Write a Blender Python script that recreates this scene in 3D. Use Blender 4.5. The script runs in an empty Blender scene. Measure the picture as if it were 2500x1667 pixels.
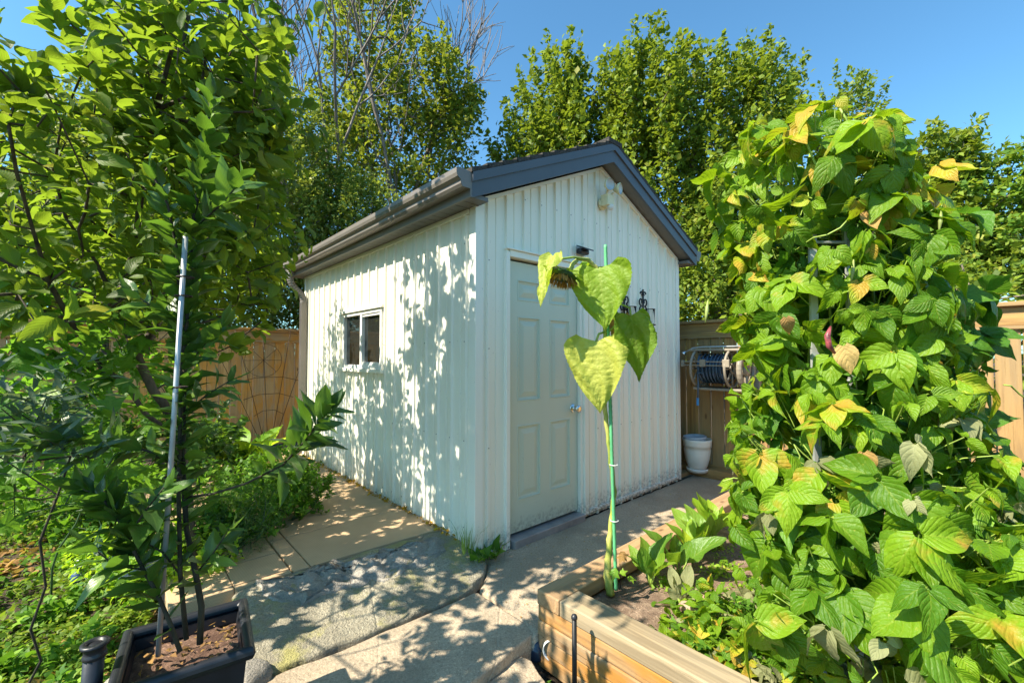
import bpy, math, random
import numpy as np
from mathutils import Vector, Matrix
random.seed(7); RNG = np.random.default_rng(11)
scn = bpy.context.scene
# ------------------------------------------------------------------ camera
CAMH = 1.40; PITCH = 0.0325; F = 1064.0          # F in pixels of a 2500 px wide picture
cam_d = bpy.data.cameras.new('camera'); cam = bpy.data.objects.new('camera', cam_d)
scn.collection.objects.link(cam); scn.camera = cam
cam.location = (0, 0, CAMH); cam.rotation_euler = (math.pi/2 + PITCH, 0, 0)
cam_d.sensor_width = 36; cam_d.lens = 36*F/2500.0; cam_d.clip_start = 0.05; cam_d.clip_end = 1000
scn.render.resolution_x = 1024; scn.render.resolution_y = 682
# ------------------------------------------------------------------ frame of the shed
ANG = 0.7354; CX, CY = -0.254, 3.03
U = np.array([math.cos(ANG), math.sin(ANG), 0]); V = np.array([-math.sin(ANG), math.cos(ANG), 0])
C0 = np.array([CX, CY, 0.0]); Z = np.array([0, 0, 1.0])
def S(u, v, z): return C0 + U*u + V*v + Z*z
def W(px, py, d):                                 # a point seen at px,py of the photo, d metres ahead
    X = (px-1250)/F; Y = (833.5-py)/F
    c, s = math.cos(PITCH), math.sin(PITCH)
    k = d/(c - Y*s)
    return np.array([X*k, d, CAMH + (s + Y*c)*k])
def G(px, py, z=0.0):                             # same, on the level z
    X = (px-1250)/F; Y = (833.5-py)/F
    c, s = math.cos(PITCH), math.sin(PITCH)
    k = (z-CAMH)/(s + Y*c)
    return np.array([X*k, (c - Y*s)*k, z])
# ------------------------------------------------------------------ light
sh = -U*1.0 + V*0.20; sh = sh/np.linalg.norm(sh)
ELEV = math.radians(47)
sun_to = np.array([sh[0]*math.cos(ELEV), sh[1]*math.cos(ELEV), math.sin(ELEV)])
sd = bpy.data.lights.new('sun', 'SUN'); sun = bpy.data.objects.new('sun', sd); scn.collection.objects.link(sun)
sd.energy = 5.0; sd.angle = math.radians(0.5); sd.color = (1.0, 0.91, 0.74)
sun.rotation_euler = Vector(sun_to.tolist()).to_track_quat('Z', 'Y').to_euler()
world = bpy.data.worlds.new("World"); scn.world = world; world.use_nodes = True
wn = world.node_tree.nodes; wl = world.node_tree.links
bg = wn['Background']; sky = wn.new('ShaderNodeTexSky'); sky.sky_type = 'NISHITA'; sky.sun_disc = False
sky.sun_elevation = ELEV; sky.sun_rotation = math.atan2(sun_to[0], sun_to[1])
sky.air_density = 1.0; sky.dust_density = 0.6; sky.ozone_density = 1.0
tint = wn.new('ShaderNodeMixRGB'); tint.blend_type = 'MULTIPLY'; tint.inputs[0].default_value = 1; tint.inputs[2].default_value = (.53, .90, 1.0, 1)
wl.new(sky.outputs[0], tint.inputs[1]); wl.new(tint.outputs[0], bg.inputs[0]); bg.inputs[1].default_value = 0.115
scn.view_settings.view_transform = 'Standard'; scn.view_settings.look = 'None'
scn.view_settings.exposure = 1.25; scn.view_settings.gamma = 1.0
scn.render.engine = 'CYCLES'
scn.cycles.max_bounces = 8; scn.cycles.transmission_bounces = 6; scn.cycles.transparent_max_bounces = 8
# ------------------------------------------------------------------ material helpers
class NT:
    def __init__(s, name):
        s.m = bpy.data.materials.new(name); s.m.use_nodes = True
        s.t = s.m.node_tree; s.n = s.t.nodes; s.p = s.n['Principled BSDF']; s.out = s.n['Material Output']
    def node(s, typ, **kw):
        nd = s.n.new(typ)
        for k, v in kw.items(): setattr(nd, k, v)
        return nd
    def link(s, a, b): s.t.links.new(a, b)
    def put(s, sock, v):
        if hasattr(v, 'is_linked') or isinstance(v, bpy.types.NodeSocket): s.link(v, sock)
        else: sock.default_value = v
    def math(s, op, a, b=0.0, c=0.0, clamp=False):
        nd = s.node('ShaderNodeMath', operation=op); nd.use_clamp = clamp
        s.put(nd.inputs[0], a); s.put(nd.inputs[1], b); s.put(nd.inputs[2], c); return nd.outputs[0]
    def noise(s, vec=None, scale=5, detail=4, rough=0.55, dist=0.0):
        nd = s.node('ShaderNodeTexNoise'); nd.inputs['Scale'].default_value = scale
        nd.inputs['Detail'].default_value = detail; nd.inputs['Roughness'].default_value = rough
        nd.inputs['Distortion'].default_value = dist
        if vec is not None: s.link(vec, nd.inputs['Vector'])
        return nd.outputs['Fac']
    def ramp(s, f, stops):
        nd = s.node('ShaderNodeValToRGB'); cr = nd.color_ramp
        while len(cr.elements) < len(stops): cr.elements.new(0.5)
        for e, (p, c) in zip(cr.elements, stops):
            e.position = p; e.color = (c[0], c[1], c[2], 1) if not isinstance(c, (int, float)) else (c, c, c, 1)
        s.link(f, nd.inputs[0]); return nd.outputs[0]
    def mix(s, f, a, b, blend='MIX'):
        nd = s.node('ShaderNodeMixRGB', blend_type=blend)
        s.put(nd.inputs[0], f)
        for i, v in ((1, a), (2, b)):
            if isinstance(v, tuple): nd.inputs[i].default_value = (v[0], v[1], v[2], 1)
            else: s.link(v, nd.inputs[i])
        return nd.outputs[0]
    def obj(s): return s.node('ShaderNodeTexCoord').outputs['Object']
    def attr(s, n, out='Fac'): return s.node('ShaderNodeAttribute', attribute_name=n).outputs[out]
    def mapv(s, vec, scale):
        nd = s.node('ShaderNodeMapping'); s.link(vec, nd.inputs[0]); nd.inputs['Scale'].default_value = scale
        return nd.outputs[0]
    def bump(s, h, strength=0.3, dist=0.01):
        nd = s.node('ShaderNodeBump'); nd.inputs['Strength'].default_value = strength
        nd.inputs['Distance'].default_value = dist; s.link(h, nd.inputs['Height'])
        s.link(nd.outputs[0], s.p.inputs['Normal']); return nd.outputs[0]
    def col(s, c): s.put(s.p.inputs['Base Color'], (c[0], c[1], c[2], 1) if isinstance(c, tuple) else c)
    def rough(s, r): s.put(s.p.inputs['Roughness'], r)
def plain(name, c, rough=0.5, metal=0.0, var=0.12, scale=12, bump=0.0, spec=0.5):
    t = NT(name); f = t.noise(t.obj(), scale, 5)
    d = tuple(x*(1-var*2) for x in c); l = tuple(min(1, x*(1+var)) for x in c)
    t.col(t.ramp(f, [(0.3, d), (0.7, l)])); t.rough(rough); t.p.inputs['Metallic'].default_value = metal
    t.p.inputs['Specular IOR Level'].default_value = spec
    if bump: t.bump(t.noise(t.obj(), scale*6, 6), bump, 0.004)
    return t.m
def paint(name, c, dirt=0.5, rough=0.45):
    t = NT(name); o = t.obj()
    base = t.mix(t.noise(t.mapv(o, (3, 3, .4)), 2.2, 6), tuple(x*.95 for x in c), tuple(min(1, x*1.03) for x in c))
    streak = t.ramp(t.noise(t.mapv(o, (30, 30, 1.0)), 1.5, 6, .7), [(.60, 0.0), (.80, 1.0)])
    zz = t.node('ShaderNodeSeparateXYZ'); t.link(t.node('ShaderNodeNewGeometry').outputs['Position'], zz.inputs[0])
    low = t.ramp(t.math('ADD', zz.outputs[2], t.math('MULTIPLY', t.noise(o, 25, 5), .22)), [(.10, 1.0), (.30, .0)])
    low = t.math('MULTIPLY', low, t.ramp(t.noise(o, 40, 5), [(.4, 0), (.62, 1)]))
    spots = t.ramp(t.noise(t.mapv(o, (1, 1, .8)), 55, 3, .5), [(.70, 0.0), (.76, 1.0)])
    f = t.math('MULTIPLY', streak, .22*dirt)
    c1 = t.mix(f, base, (.30, .31, .22)); c1 = t.mix(t.math('MULTIPLY', low, .85*min(1, dirt*1.6)), c1, (.06, .055, .03))
    c1 = t.mix(t.math('MULTIPLY', spots, .35*dirt), c1, (.12, .12, .10))
    t.col(c1); t.rough(rough)
    t.bump(t.noise(t.mapv(o, (8, 8, .8)), 30, 4), .12, .002)
    return t.m
def wood(name, a, b, grey=(.30, .27, .22), gmix=.35, stain=None, rough=.7):
    t = NT(name); L = t.attr('loc', 'Vector'); r = t.attr('rnd')
    g = t.noise(t.mapv(L, (1.2, 28, 28)), 2.5, 6, .6, .6)
    rings = t.noise(t.mapv(L, (.5, 9, 9)), 2.0, 3, .5, 1.5)
    c = t.mix(g, a, b); c = t.mix(t.ramp(rings, [(.42, 0), (.60, 1)]), c, tuple(x*.62 for x in a))
    gm = t.math('MULTIPLY', t.ramp(r, [(.2, 0), (.8, 1)]), gmix)
    gm = t.math('ADD', gm, t.math('MULTIPLY', t.ramp(t.noise(t.mapv(L, (1, 4, 4)), 1.7, 4), [(.4, 0), (.7, 1)]), gmix), clamp=True)
    c = t.mix(gm, c, grey)
    vor = t.node('ShaderNodeTexVoronoi'); t.link(t.mapv(L, (3.3, 8, 8)), vor.inputs['Vector']); vor.inputs['Scale'].default_value = 1
    knot = t.ramp(vor.outputs['Distance'], [(.07, 1.0), (.15, 0.0)])
    c = t.mix(t.math('MULTIPLY', knot, .85), c, (.06, .025, .01))
    if stain: c = t.mix(t.ramp(t.noise(t.mapv(L, (1.5, 3, 3)), 2, 3), [(.45, 0), (.62, 1)]), c, stain)
    c = t.mix(t.ramp(r, [(0, .0), (1, .30)]), c, tuple(x*.5 for x in a))
    crk = t.ramp(t.noise(t.mapv(L, (.7, 55, 55)), 1.6, 5, .7), [(.60, 0), (.68, 1)])
    c = t.mix(t.math('MULTIPLY', crk, .55), c, tuple(x*.28 for x in a))
    fine = t.noise(t.mapv(L, (3, 160, 160)), 1.5, 3, .6); c = t.mix(t.math('MULTIPLY', fine, .35), c, tuple(x*.55 for x in a))
    t.col(c); t.rough(rough); t.bump(t.math('SUBTRACT', g, crk), .5, .004)
    return t.m
def leafmat(name, dark, mid, yel, yamt=.12, trans=.35, rough=.42, veins=8.0, bump=.5, brown=0.0, tcol=None, spec=.45, rngpos=(.15, .75)):
    t = NT(name); r = t.attr('rnd')
    uvn = t.node('ShaderNodeUVMap'); uvn.uv_map = 'UVMap'
    sp = t.node('ShaderNodeSeparateXYZ'); t.link(uvn.outputs[0], sp.inputs[0])
    x = t.math('ABSOLUTE', t.math('SUBTRACT', sp.outputs[0], .5)); v = sp.outputs[1]
    c = t.ramp(r, [(rngpos[0], dark), (rngpos[1], mid), (1.0-yamt*.5, mid), (1.0, yel)])
    nz = t.noise(t.obj(), 14, 4)
    c = t.mix(t.math('MULTIPLY', nz, .35), c, tuple(k*.6 for k in dark))
    if not veins: spec = .22; rough = max(rough, .5)
    if veins:
        midrib = t.ramp(x, [(.012, 1), (.035, 0)])
        ph = t.math('SUBTRACT', t.math('MULTIPLY', v, veins), t.math('MULTIPLY', x, veins*.9))
        fr = t.math('ABSOLUTE', t.math('SUBTRACT', t.math('FRACT', ph), .5))
        side = t.ramp(fr, [(.03, 1), (.11, 0)])
        ve = t.math('MAXIMUM', midrib, t.math('MULTIPLY', side, .5))
        c = t.mix(t.math('MULTIPLY', ve, .14), c, tuple(min(1, k*.9+.05) for k in yel))
        quilt = t.math('MULTIPLY', t.ramp(fr, [(0, 0), (.30, 1)]), .55)
        h = t.math('ADD', quilt, t.math('MULTIPLY', t.noise(t.obj(), 75, 4), 1.6))
        nrm = t.bump(h, bump, .0028)
    if brown:
        bm = t.ramp(t.math('ADD', t.math('MULTIPLY', r, .6), t.math('MULTIPLY', t.noise(t.obj(), 9, 5), .75)), [(.84-brown, 0), (.95-brown, 1)])
        c = t.mix(t.math('MULTIPLY', bm, .75), c, (.50, .25, .04))
        sp2 = t.ramp(t.noise(t.obj(), 90, 2), [(.66, 0), (.74, 1)])
        c = t.mix(t.math('MULTIPLY', sp2, .35), c, (.5, .45, .08))
    t.col(c); t.rough(rough); t.p.inputs['Specular IOR Level'].default_value = spec
    tr = t.node('ShaderNodeBsdfTranslucent')
    tc = t.mix(.65, c, tcol if tcol else (min(1, mid[0]*1.8+yel[0]*.35), min(1, mid[1]*1.6+yel[1]*.5), mid[2]*1.2))
    t.link(tc, tr.inputs[0])
    if veins: t.link(nrm, tr.inputs['Normal'])
    mx = t.node('ShaderNodeMixShader'); mx.inputs[0].default_value = trans
    t.link(t.p.outputs[0], mx.inputs[1]); t.link(tr.outputs[0], mx.inputs[2]); t.link(mx.outputs[0], t.out.inputs[0])
    return t.m
def bark(name, a, b, scale=18):
    t = NT(name); f = t.noise(t.mapv(t.obj(), (1, 1, .35)), scale, 6, .65)
    t.col(t.ramp(f, [(.35, a), (.65, b)])); t.rough(.85); t.bump(f, .8, .01); return t.m
def concrete(name, a, b, moss=None, speck=.5, bump=.5):
    t = NT(name); o = t.obj()
    c = t.mix(t.noise(o, 3.0, 7, .65), a, b)
    c = t.mix(t.ramp(t.noise(o, 75, 4, .7), [(.36, speck), (.52, 0)]), c, tuple(k*.35 for k in a))
    c = t.mix(t.ramp(t.noise(o, 120, 3, .7), [(.57, 0), (.68, speck*.9)]), c, tuple(min(1, k*2.0) for k in b))
    c = t.mix(t.ramp(t.noise(o, 1.6, 5, .6, .7), [(.42, .0), (.62, .5)]), c, tuple(k*.6 for k in a))
    if moss:
        c = t.mix(t.ramp(t.noise(o, 4.2, 7, .7), [(.50, 0), (.64, .9)]), c, moss)
    t.col(c); t.rough(.93)
    h = t.math('ADD', t.noise(o, 110, 4), t.math('MULTIPLY', t.noise(o, 14, 8, .7), 2.0))
    cr = t.node('ShaderNodeTexVoronoi', feature='DISTANCE_TO_EDGE'); t.link(o, cr.inputs['Vector']); cr.inputs['Scale'].default_value = .9
    h = t.math('SUBTRACT', h, t.math('MULTIPLY', t.ramp(cr.outputs['Distance'], [(.0, .6), (.006, 0)]), 1.0))
    t.bump(h, bump, .012); return t.m
M = {}
M['siding'] = paint('siding_paint', (.87, .84, .72), 1.0)
M['door'] = paint('door_paint', (.55, .60, .49), .9, .4)
M['trim'] = paint('trim_paint', (.86, .84, .74), .8)
M['slate'] = plain('slate_metal', (.080, .090, .108), .42, 0, .06, 4)
M['gutter'] = plain('gutter_metal', (.19, .17, .155), .40, 0, .06, 4)
M['soffit'] = plain('soffit_metal', (.16, .15, .14), .5, 0, .05, 6)
M['fence'] = wood('fence_orange', (.64, .34, .11), (.78, .50, .20), (.52, .40, .26), .40, (.72, .32, .05))
M['fence2'] = wood('fence_brown', (.40, .21, .058), (.55, .325, .095), (.36, .28, .16), .35)
M['timber'] = wood('timber_bed', (.40, .20, .06), (.55, .31, .11), (.36, .30, .21), .45, (.46, .20, .03))
M['timber_top'] = wood('timber_bed_top', (.38, .28, .16), (.54, .41, .25), (.34, .30, .22), .6)
M['plank'] = wood('plank_bed', (.46, .26, .11), (.60, .37, .18), (.40, .30, .20), .35)
M['metal'] = plain('galvanised', (.45, .46, .46), .45, .35, .08, 20)
M['galv'] = plain('screw_metal', (.30, .30, .28), .5, .3)
M['chrome'] = plain('chrome', (.75, .74, .72), .14, 1, .02)
M['black'] = plain('black_plastic', (.018, .020, .026), .42, 0, .2, 10, .1)
M['iron'] = plain('black_iron', (.012, .012, .013), .5, .2, .2, 30)
M['rust'] = plain('dark_rust', (.05, .028, .018), .7, .2, .3, 30)
M['cream'] = plain('cream_plastic', (.76, .68, .42), .4, 0, .05, 20)
M['white'] = plain('white_plastic', (.76, .76, .74), .4, 0, .06, 20)
M['taupe'] = plain('taupe_plastic', (.27, .23, .175), .45, 0, .08, 15)
M['hose'] = plain('hose_rubber', (.045, .09, .15), .35, 0, .2, 10)
M['blue'] = plain('blue_plastic', (.02, .22, .5), .4)
M['greypot'] = plain('grey_pot', (.42, .47, .54), .5)
M['whitepot'] = plain('white_pot', (.74, .68, .60), .35, 0, .05, 8)
M['greenstake'] = plain('green_stake', (.10, .38, .17), .5, 0, .1, 20)
M['conc'] = concrete('concrete_path', (.36, .285, .20), (.54, .43, .31))
M['conc_moss'] = concrete('concrete_moss', (.28, .25, .185), (.47, .42, .31), (.34, .31, .11), .6, 1.0)
M['rock'] = concrete('rock', (.28, .255, .22), (.52, .475, .41), None, .3, 1.0)
M['pinkstone'] = concrete('pink_stone', (.42, .27, .19), (.55, .38, .28), None, .2, .3)
def paver():
    t = NT('paver_mat'); o = t.obj()
    ck = t.node('ShaderNodeTexChecker'); t.link(o, ck.inputs[0]); ck.inputs['Scale'].default_value = 110
    c = t.mix(t.noise(o, 6, 6), (.40, .27, .155), (.56, .40, .24))
    c = t.mix(t.math('MULTIPLY', ck.outputs['Fac'], .14), c, (.20, .13, .07))
    t.col(c); t.rough(.85); t.bump(ck.outputs['Fac'], .3, .003); return t.m
M['paver'] = paver()
def soil(name, a, b):
    t = NT(name); o = t.obj(); f = t.noise(o, 30, 8, .75)
    c = t.ramp(f, [(.35, a), (.66, b)])
    c = t.mix(t.ramp(t.noise(o, 120, 3), [(.62, 0), (.70, .8)]), c, tuple(min(1, k*2.0) for k in b)); c = t.mix(t.ramp(t.noise(o, 7, 6, .7), [(.40, .75), (.60, 0)]), c, a)
    t.col(c); t.rough(.95); t.bump(t.noise(o, 45, 8, .75), 1.0, .02); return t.m
M['soil'] = soil('soil', (.035, .024, .015), (.12, .08, .05))
M['bedsoil'] = soil('bed_soil', (.16, .10, .065), (.42, .30, .21))
M['shingle'] = None
def shingle():
    t = NT('shingles'); o = t.obj(); 
    c = t.ramp(t.noise(o, 60, 5), [(.35, (.022, .02, .018)), (.65, (.07, .062, .055))])
    t.col(c); t.rough(.9); t.bump(t.noise(o, 90, 4), .8, .01); return t.m
M['shingle'] = shingle()
def glassm():
    t = NT('window_glass'); t.col((.02, .022, .02)); t.rough(.04); t.p.inputs['Specular IOR Level'].default_value = .9; return t.m
M['pane'] = glassm()
def clearglass():
    t = NT('clear_glass'); t.col((.9, .95, .95)); t.rough(.03); t.p.inputs['Transmission Weight'].default_value = 1.0; t.p.inputs['IOR'].default_value = 1.15; return t.m
M['glass'] = clearglass()
# leaves
M['apple'] = leafmat('apple_leaf', (.045, .090, .014), (.125, .205, .022), (.50, .46, .04), .14, .46, .50, 7, .3, 0, (.42, .60, .03), .3)
M['bay'] = leafmat('bay_leaf', (.028, .070, .018), (.085, .18, .026), (.28, .42, .05), .16, .30, .36, 9, .2, spec=.5)
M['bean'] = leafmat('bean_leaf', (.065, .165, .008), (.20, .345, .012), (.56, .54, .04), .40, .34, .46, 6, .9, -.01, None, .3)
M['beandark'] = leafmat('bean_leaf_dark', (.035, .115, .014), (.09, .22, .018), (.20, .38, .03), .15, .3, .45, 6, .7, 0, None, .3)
M['sunflower'] = leafmat('sunflower_leaf', (.11, .22, .012), (.25, .38, .02), (.60, .60, .12), .5, .40, .5, 6, 1.0, -.22)
M['maple'] = leafmat('maple_leaf', (.075, .13, .016), (.22, .30, .030), (.30, .30, .05), .20, .30, .38, 0)
M['maple2'] = leafmat('maple_leaf_pale', (.07, .16, .02), (.18, .29, .035), (.42, .40, .05), .35, .35, .4, 0)
M['ash'] = leafmat('ash_leaf', (.07, .14, .02), (.22, .28, .035), (.44, .37, .05), .45, .33, .4, 0)
M['privet'] = leafmat('privet_leaf', (.07, .13, .02), (.24, .30, .06), (.55, .53, .18), .3, .28, .34, 0)
M['herb'] = leafmat('herb_leaf', (.055, .14, .016), (.13, .27, .025), (.30, .46, .05), .3, .35, .42, 0)
M['rosemary'] = leafmat('rosemary_leaf', (.07, .15, .05), (.17, .27, .08), (.40, .46, .14), .3, .25, .5, 0)
M['lime'] = leafmat('lime_leaf', (.12, .28, .02), (.28, .46, .03), (.60, .62, .05), .3, .45, .45, 6, .5)
M['vine'] = leafmat('vine_leaf', (.04, .13, .02), (.12, .27, .03), (.32, .46, .06), .35, .45, .45, 5, .5)
M['olive'] = leafmat('olive_leaf', (.05, .09, .055), (.13, .19, .11), (.32, .38, .22), .2, .2, .5, 0)
M['weed'] = leafmat('weed_leaf', (.07, .14, .016), (.19, .28, .03), (.38, .42, .06), .35, .35, .5, 0)
M['chard'] = leafmat('chard_leaf', (.08, .20, .02), (.20, .34, .03), (.50, .50, .06), .4, .35, .4, 6, .8)
M['dry'] = leafmat('dry_leaf', (.28, .15, .05), (.48, .28, .08), (.62, .44, .16), .3, .2, .8, 5, .6)
M['wilt'] = leafmat('wilted_leaf', (.16, .17, .07), (.29, .30, .14), (.46, .42, .24), .3, .2, .8, 5, .6)
M['apbark'] = bark('apple_bark', (.035, .027, .020), (.13, .10, .075))
M['baybark'] = bark('bay_bark', (.025, .022, .012), (.07, .055, .03), 40)
M['stem'] = plain('green_stem', (.26, .36, .06), .5, 0, .15, 20)
def sunstem():
    t = NT('sunflower_stem'); o = t.obj(); c = t.ramp(t.noise(t.mapv(o, (1, 1, .35)), 9, 6, .7), [(.30, (.10, .17, .02)), (.48, (.28, .33, .05)), (.60, (.52, .46, .14)), (.75, (.20, .13, .05))])
    t.col(c); t.rough(.65); t.bump(t.noise(t.mapv(o, (1, 1, .2)), 160, 4), .5, .003); return t.m
M['sunstem'] = sunstem()
M['darkstem'] = plain('dark_green_stem', (.035, .075, .018), .5, 0, .15, 20)
M['trunk'] = bark('tree_bark', (.06, .05, .038), (.22, .18, .13), 6)
M['deadwood'] = bark('dead_twig', (.12, .10, .09), (.26, .22, .20), 10)
# ------------------------------------------------------------------ mesh helpers
class MB:
    def __init__(s): s.v = []; s.f = []; s.r = []; s.l = []
    def add(s, verts, faces, rnd=None, loc=None):
        n = len(s.v); rnd = random.random() if rnd is None else rnd
        s.v += [tuple(map(float, p)) for p in verts]; s.f += [tuple(i+n for i in f) for f in faces]
        s.r += [rnd]*len(verts)
        if loc is None:
            o = random.random()*20; loc = [(p[0]+o, p[1]+o, p[2]) for p in verts]
        s.l += [tuple(map(float, p)) for p in loc]
    def box(s, a, b, rot=None, piv=None):
        x0, y0, z0 = a; x1, y1, z1 = b
        vs = [(x0, y0, z0), (x1, y0, z0), (x1, y1, z0), (x0, y1, z0), (x0, y0, z1), (x1, y0, z1), (x1, y1, z1), (x0, y1, z1)]
        sz = [abs(x1-x0), abs(y1-y0), abs(z1-z0)]; od = sorted(range(3), key=lambda i: -sz[i])
        o = [random.random()*30 for _ in range(3)]
        loc = [tuple(p[od[i]]+o[i] for i in range(3)) for p in vs]
        if rot is not None:
            pv = Vector(piv if piv is not None else ((x0+x1)/2, (y0+y1)/2, (z0+z1)/2))
            vs = [tuple(rot @ (Vector(p)-pv) + pv) for p in vs]
        s.add(vs, [(3, 2, 1, 0), (4, 5, 6, 7), (0, 1, 5, 4), (1, 2, 6, 5), (2, 3, 7, 6), (3, 0, 4, 7)], None, loc)
    def tube(s, pts, rad, n=6, cap=True, rnd=None):
        pts = [np.array(p, float) for p in pts]; m = len(pts)
        if not hasattr(rad, '__len__'): rad = [rad]*m
        vs = []; up = np.array([0.31, 0.2, 0.93])
        for i, p in enumerate(pts):
            d = pts[min(i+1, m-1)]-pts[max(i-1, 0)]; d = d/(np.linalg.norm(d)+1e-9)
            if i == 0:
                a = np.cross(d, up); 
                if np.linalg.norm(a) < .1: a = np.cross(d, np.array([1, 0, 0]))
            else: a = pa - d*np.dot(pa, d)
            a = a/(np.linalg.norm(a)+1e-9); pa = a; b = np.cross(d, a)
            for k in range(n):
                t = 2*math.pi*k/n; vs.append(p+rad[i]*(a*math.cos(t)+b*math.sin(t)))
        fs = []
        for i in range(m-1):
            for k in range(n):
                k2 = (k+1) % n; fs.append((i*n+k, i*n+k2, (i+1)*n+k2, (i+1)*n+k))
        if cap: fs.append(tuple(range(n-1, -1, -1))); fs.append(tuple((m-1)*n+k for k in range(n)))
        s.add(vs, fs, rnd)
    def lathe(s, prof, c=(0, 0, 0), n=24, ax=None, closed=False):
        # prof: (r, h); ax: direction of h
        ax = np.array(ax if ax is not None else (0, 0, 1), float); ax = ax/np.linalg.norm(ax)
        a = np.cross(ax, np.array([0, 0, 1.0])) if abs(ax[2]) < .9 else np.cross(ax, np.array([0, 1.0, 0]))
        a = a/np.linalg.norm(a); b = np.cross(ax, a); c = np.array(c, float); vs = []
        for r, h in prof:
            for k in range(n):
                t = 2*math.pi*k/n; vs.append(c+ax*h+r*(a*math.cos(t)+b*math.sin(t)))
        fs = []
        for i in range(len(prof)-1):
            for k in range(n):
                k2 = (k+1) % n; fs.append((i*n+k, i*n+k2, (i+1)*n+k2, (i+1)*n+k))
        if prof[0][0] > 1e-4 and closed: fs.append(tuple(range(n-1, -1, -1)))
        if prof[-1][0] > 1e-4 and closed: fs.append(tuple((len(prof)-1)*n+k for k in range(n)))
        s.add(vs, fs)
    def torus(s, c, R, r, ax, n=24, m=8, arc=(0, 2*math.pi)):
        ax = np.array(ax, float); ax /= np.linalg.norm(ax)
        a = np.cross(ax, np.array([0, 0, 1.0])) if abs(ax[2]) < .9 else np.array([1.0, 0, 0]); a /= np.linalg.norm(a); b = np.cross(ax, a)
        full = abs(arc[1]-arc[0]-2*math.pi) < 1e-6
        pts = [np.array(c)+R*(a*math.cos(t)+b*math.sin(t)) for t in np.linspace(arc[0], arc[1], n+1)]
        s.tube(pts, r, m, cap=not full)
    def build(s, name, mat, parent=None, xf=None, smooth=False, bevel=0, seg=2):
        if xf is not None: s.v = [tuple(xf(*p)) for p in s.v]
        me = bpy.data.meshes.new(name); me.from_pydata(s.v, [], s.f); me.update()
        at = me.attributes.new('rnd', 'FLOAT', 'POINT'); at.data.foreach_set('value', np.array(s.r, np.float32))
        al = me.attributes.new('loc', 'FLOAT_VECTOR', 'POINT'); al.data.foreach_set('vector', np.array(s.l, np.float32).ravel())
        if smooth: me.polygons.foreach_set('use_smooth', [True]*len(me.polygons))
        return link(name, me, mat, parent, bevel, seg)
def link(name, me, mat, parent=None, bevel=0, seg=2):
    o = bpy.data.objects.new(name, me); scn.collection.objects.link(o)
    if mat is not None: me.materials.append(mat)
    if parent is not None:
        o.parent = parent
        R = parent; mw = Matrix.LocRotScale(R.location, R.rotation_euler, R.scale)
        if R.parent is not None: mw = R.parent.matrix_parent_inverse.to_4x4() @ Matrix.Identity(4) if R.type == 'EMPTY' else ROOTM[R.name]
        if R.type != 'EMPTY' or R.parent is not None: mw = ROOTM.get(R.name, Matrix.Identity(4))
        o.matrix_parent_inverse = mw.inverted()
    ROOTM[o.name] = Matrix.Identity(4)      # meshes are authored in world coordinates
    if bevel:
        b = o.modifiers.new('bevel', 'BEVEL'); b.width = bevel; b.segments = seg; b.limit_method = 'ANGLE'; b.angle_limit = math.radians(40)
    return o
ROOTM = {}
def tag(o, label, cat, group=None, kind=None):
    if label: o['label'] = label
    if cat: o['category'] = cat
    if group: o['group'] = group
    if kind: o['kind'] = kind
    return o
def thing(name, label, cat, loc, rz=0, group=None):
    o = bpy.data.objects.new(name, None); scn.collection.objects.link(o); o.empty_display_size = .1
    o.location = tuple(map(float, loc)); o.rotation_euler = (0, 0, rz)
    return tag(o, label, cat, group)
def struct(o): o['kind'] = 'structure'; return o
# ------------------------------------------------------------------ leaves
def serr(t): return 1+.045*((t*21) % 1-.5)
def gleaf(wf, rows=6, cols=2, fold=.25, curl=-.25, wave=.0, seed=0, quilt=0.0, _=0, base=0.0):
    rr = np.random.default_rng(seed); vs = []; uv = []; fs = []; nc = 2*cols+1
    for i in range(rows+1):
        t = i/rows; w = wf(t)
        for j in range(-cols, cols+1):
            a = j/cols; x = a*w
            y = t - base*abs(a)**1.5*(1-t)**3
            z = fold*abs(x) + curl*t*t + wave*math.sin(t*9+seed+j)*w*abs(a) + quilt*(rr.random()-.5)
            vs.append((x, y, z)); uv.append((.5+.5*a, t))
    for i in range(rows):
        for j in range(nc-1):
            k = i*nc+j; fs.append((k, k+1, k+nc+1, k+nc))
    return np.array(vs), np.array(fs), np.array(uv)
def w_ell(W_): return lambda t: W_*max(0.001, math.sin(math.pi*min(1, t*.97+.01))**.8)
def w_lance(W_): return lambda t: W_*max(0.001, (math.sin(math.pi*t**.85)))
def w_heart(W_): return lambda t: W_*max(0.001, (1-t)**.75*(min(1, t*9+.35))**.5*(1+.35*t)) if t < 1 else .001
HS = ([0, .05, .12, .22, .35, .5, .65, .8, .92, 1], [.62, .88, .99, 1, .93, .78, .58, .34, .12, .001])
OV_ = ([0, .08, .2, .3, .45, .6, .75, .88, 1], [.32, .70, .95, 1, .92, .72, .46, .19, .001])
def w_sun(W_): return lambda t: W_*float(np.interp(t, *HS))*(serr(t) if .1 < t < .97 else 1)
def w_ov(W_): return lambda t: W_*float(np.interp(t, *OV_))
def w_heart2(W_): return lambda t: W_*max(0.001, ((1-t)**.72)*(min(1.0, .62+t*2.2)))
def fold_quad(w=.35, f=.3):
    vs = np.array([(0, 0, 0), (w, .45, f*w), (0, .5, -.05), (-w, .45, f*w), (0, 1, -.2)])
    return vs, np.array([(0, 1, 4, 2), (0, 2, 4, 3)]), np.array([(.5, 0), (1, .45), (.5, .5), (0, .45), (.5, 1)])
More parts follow.
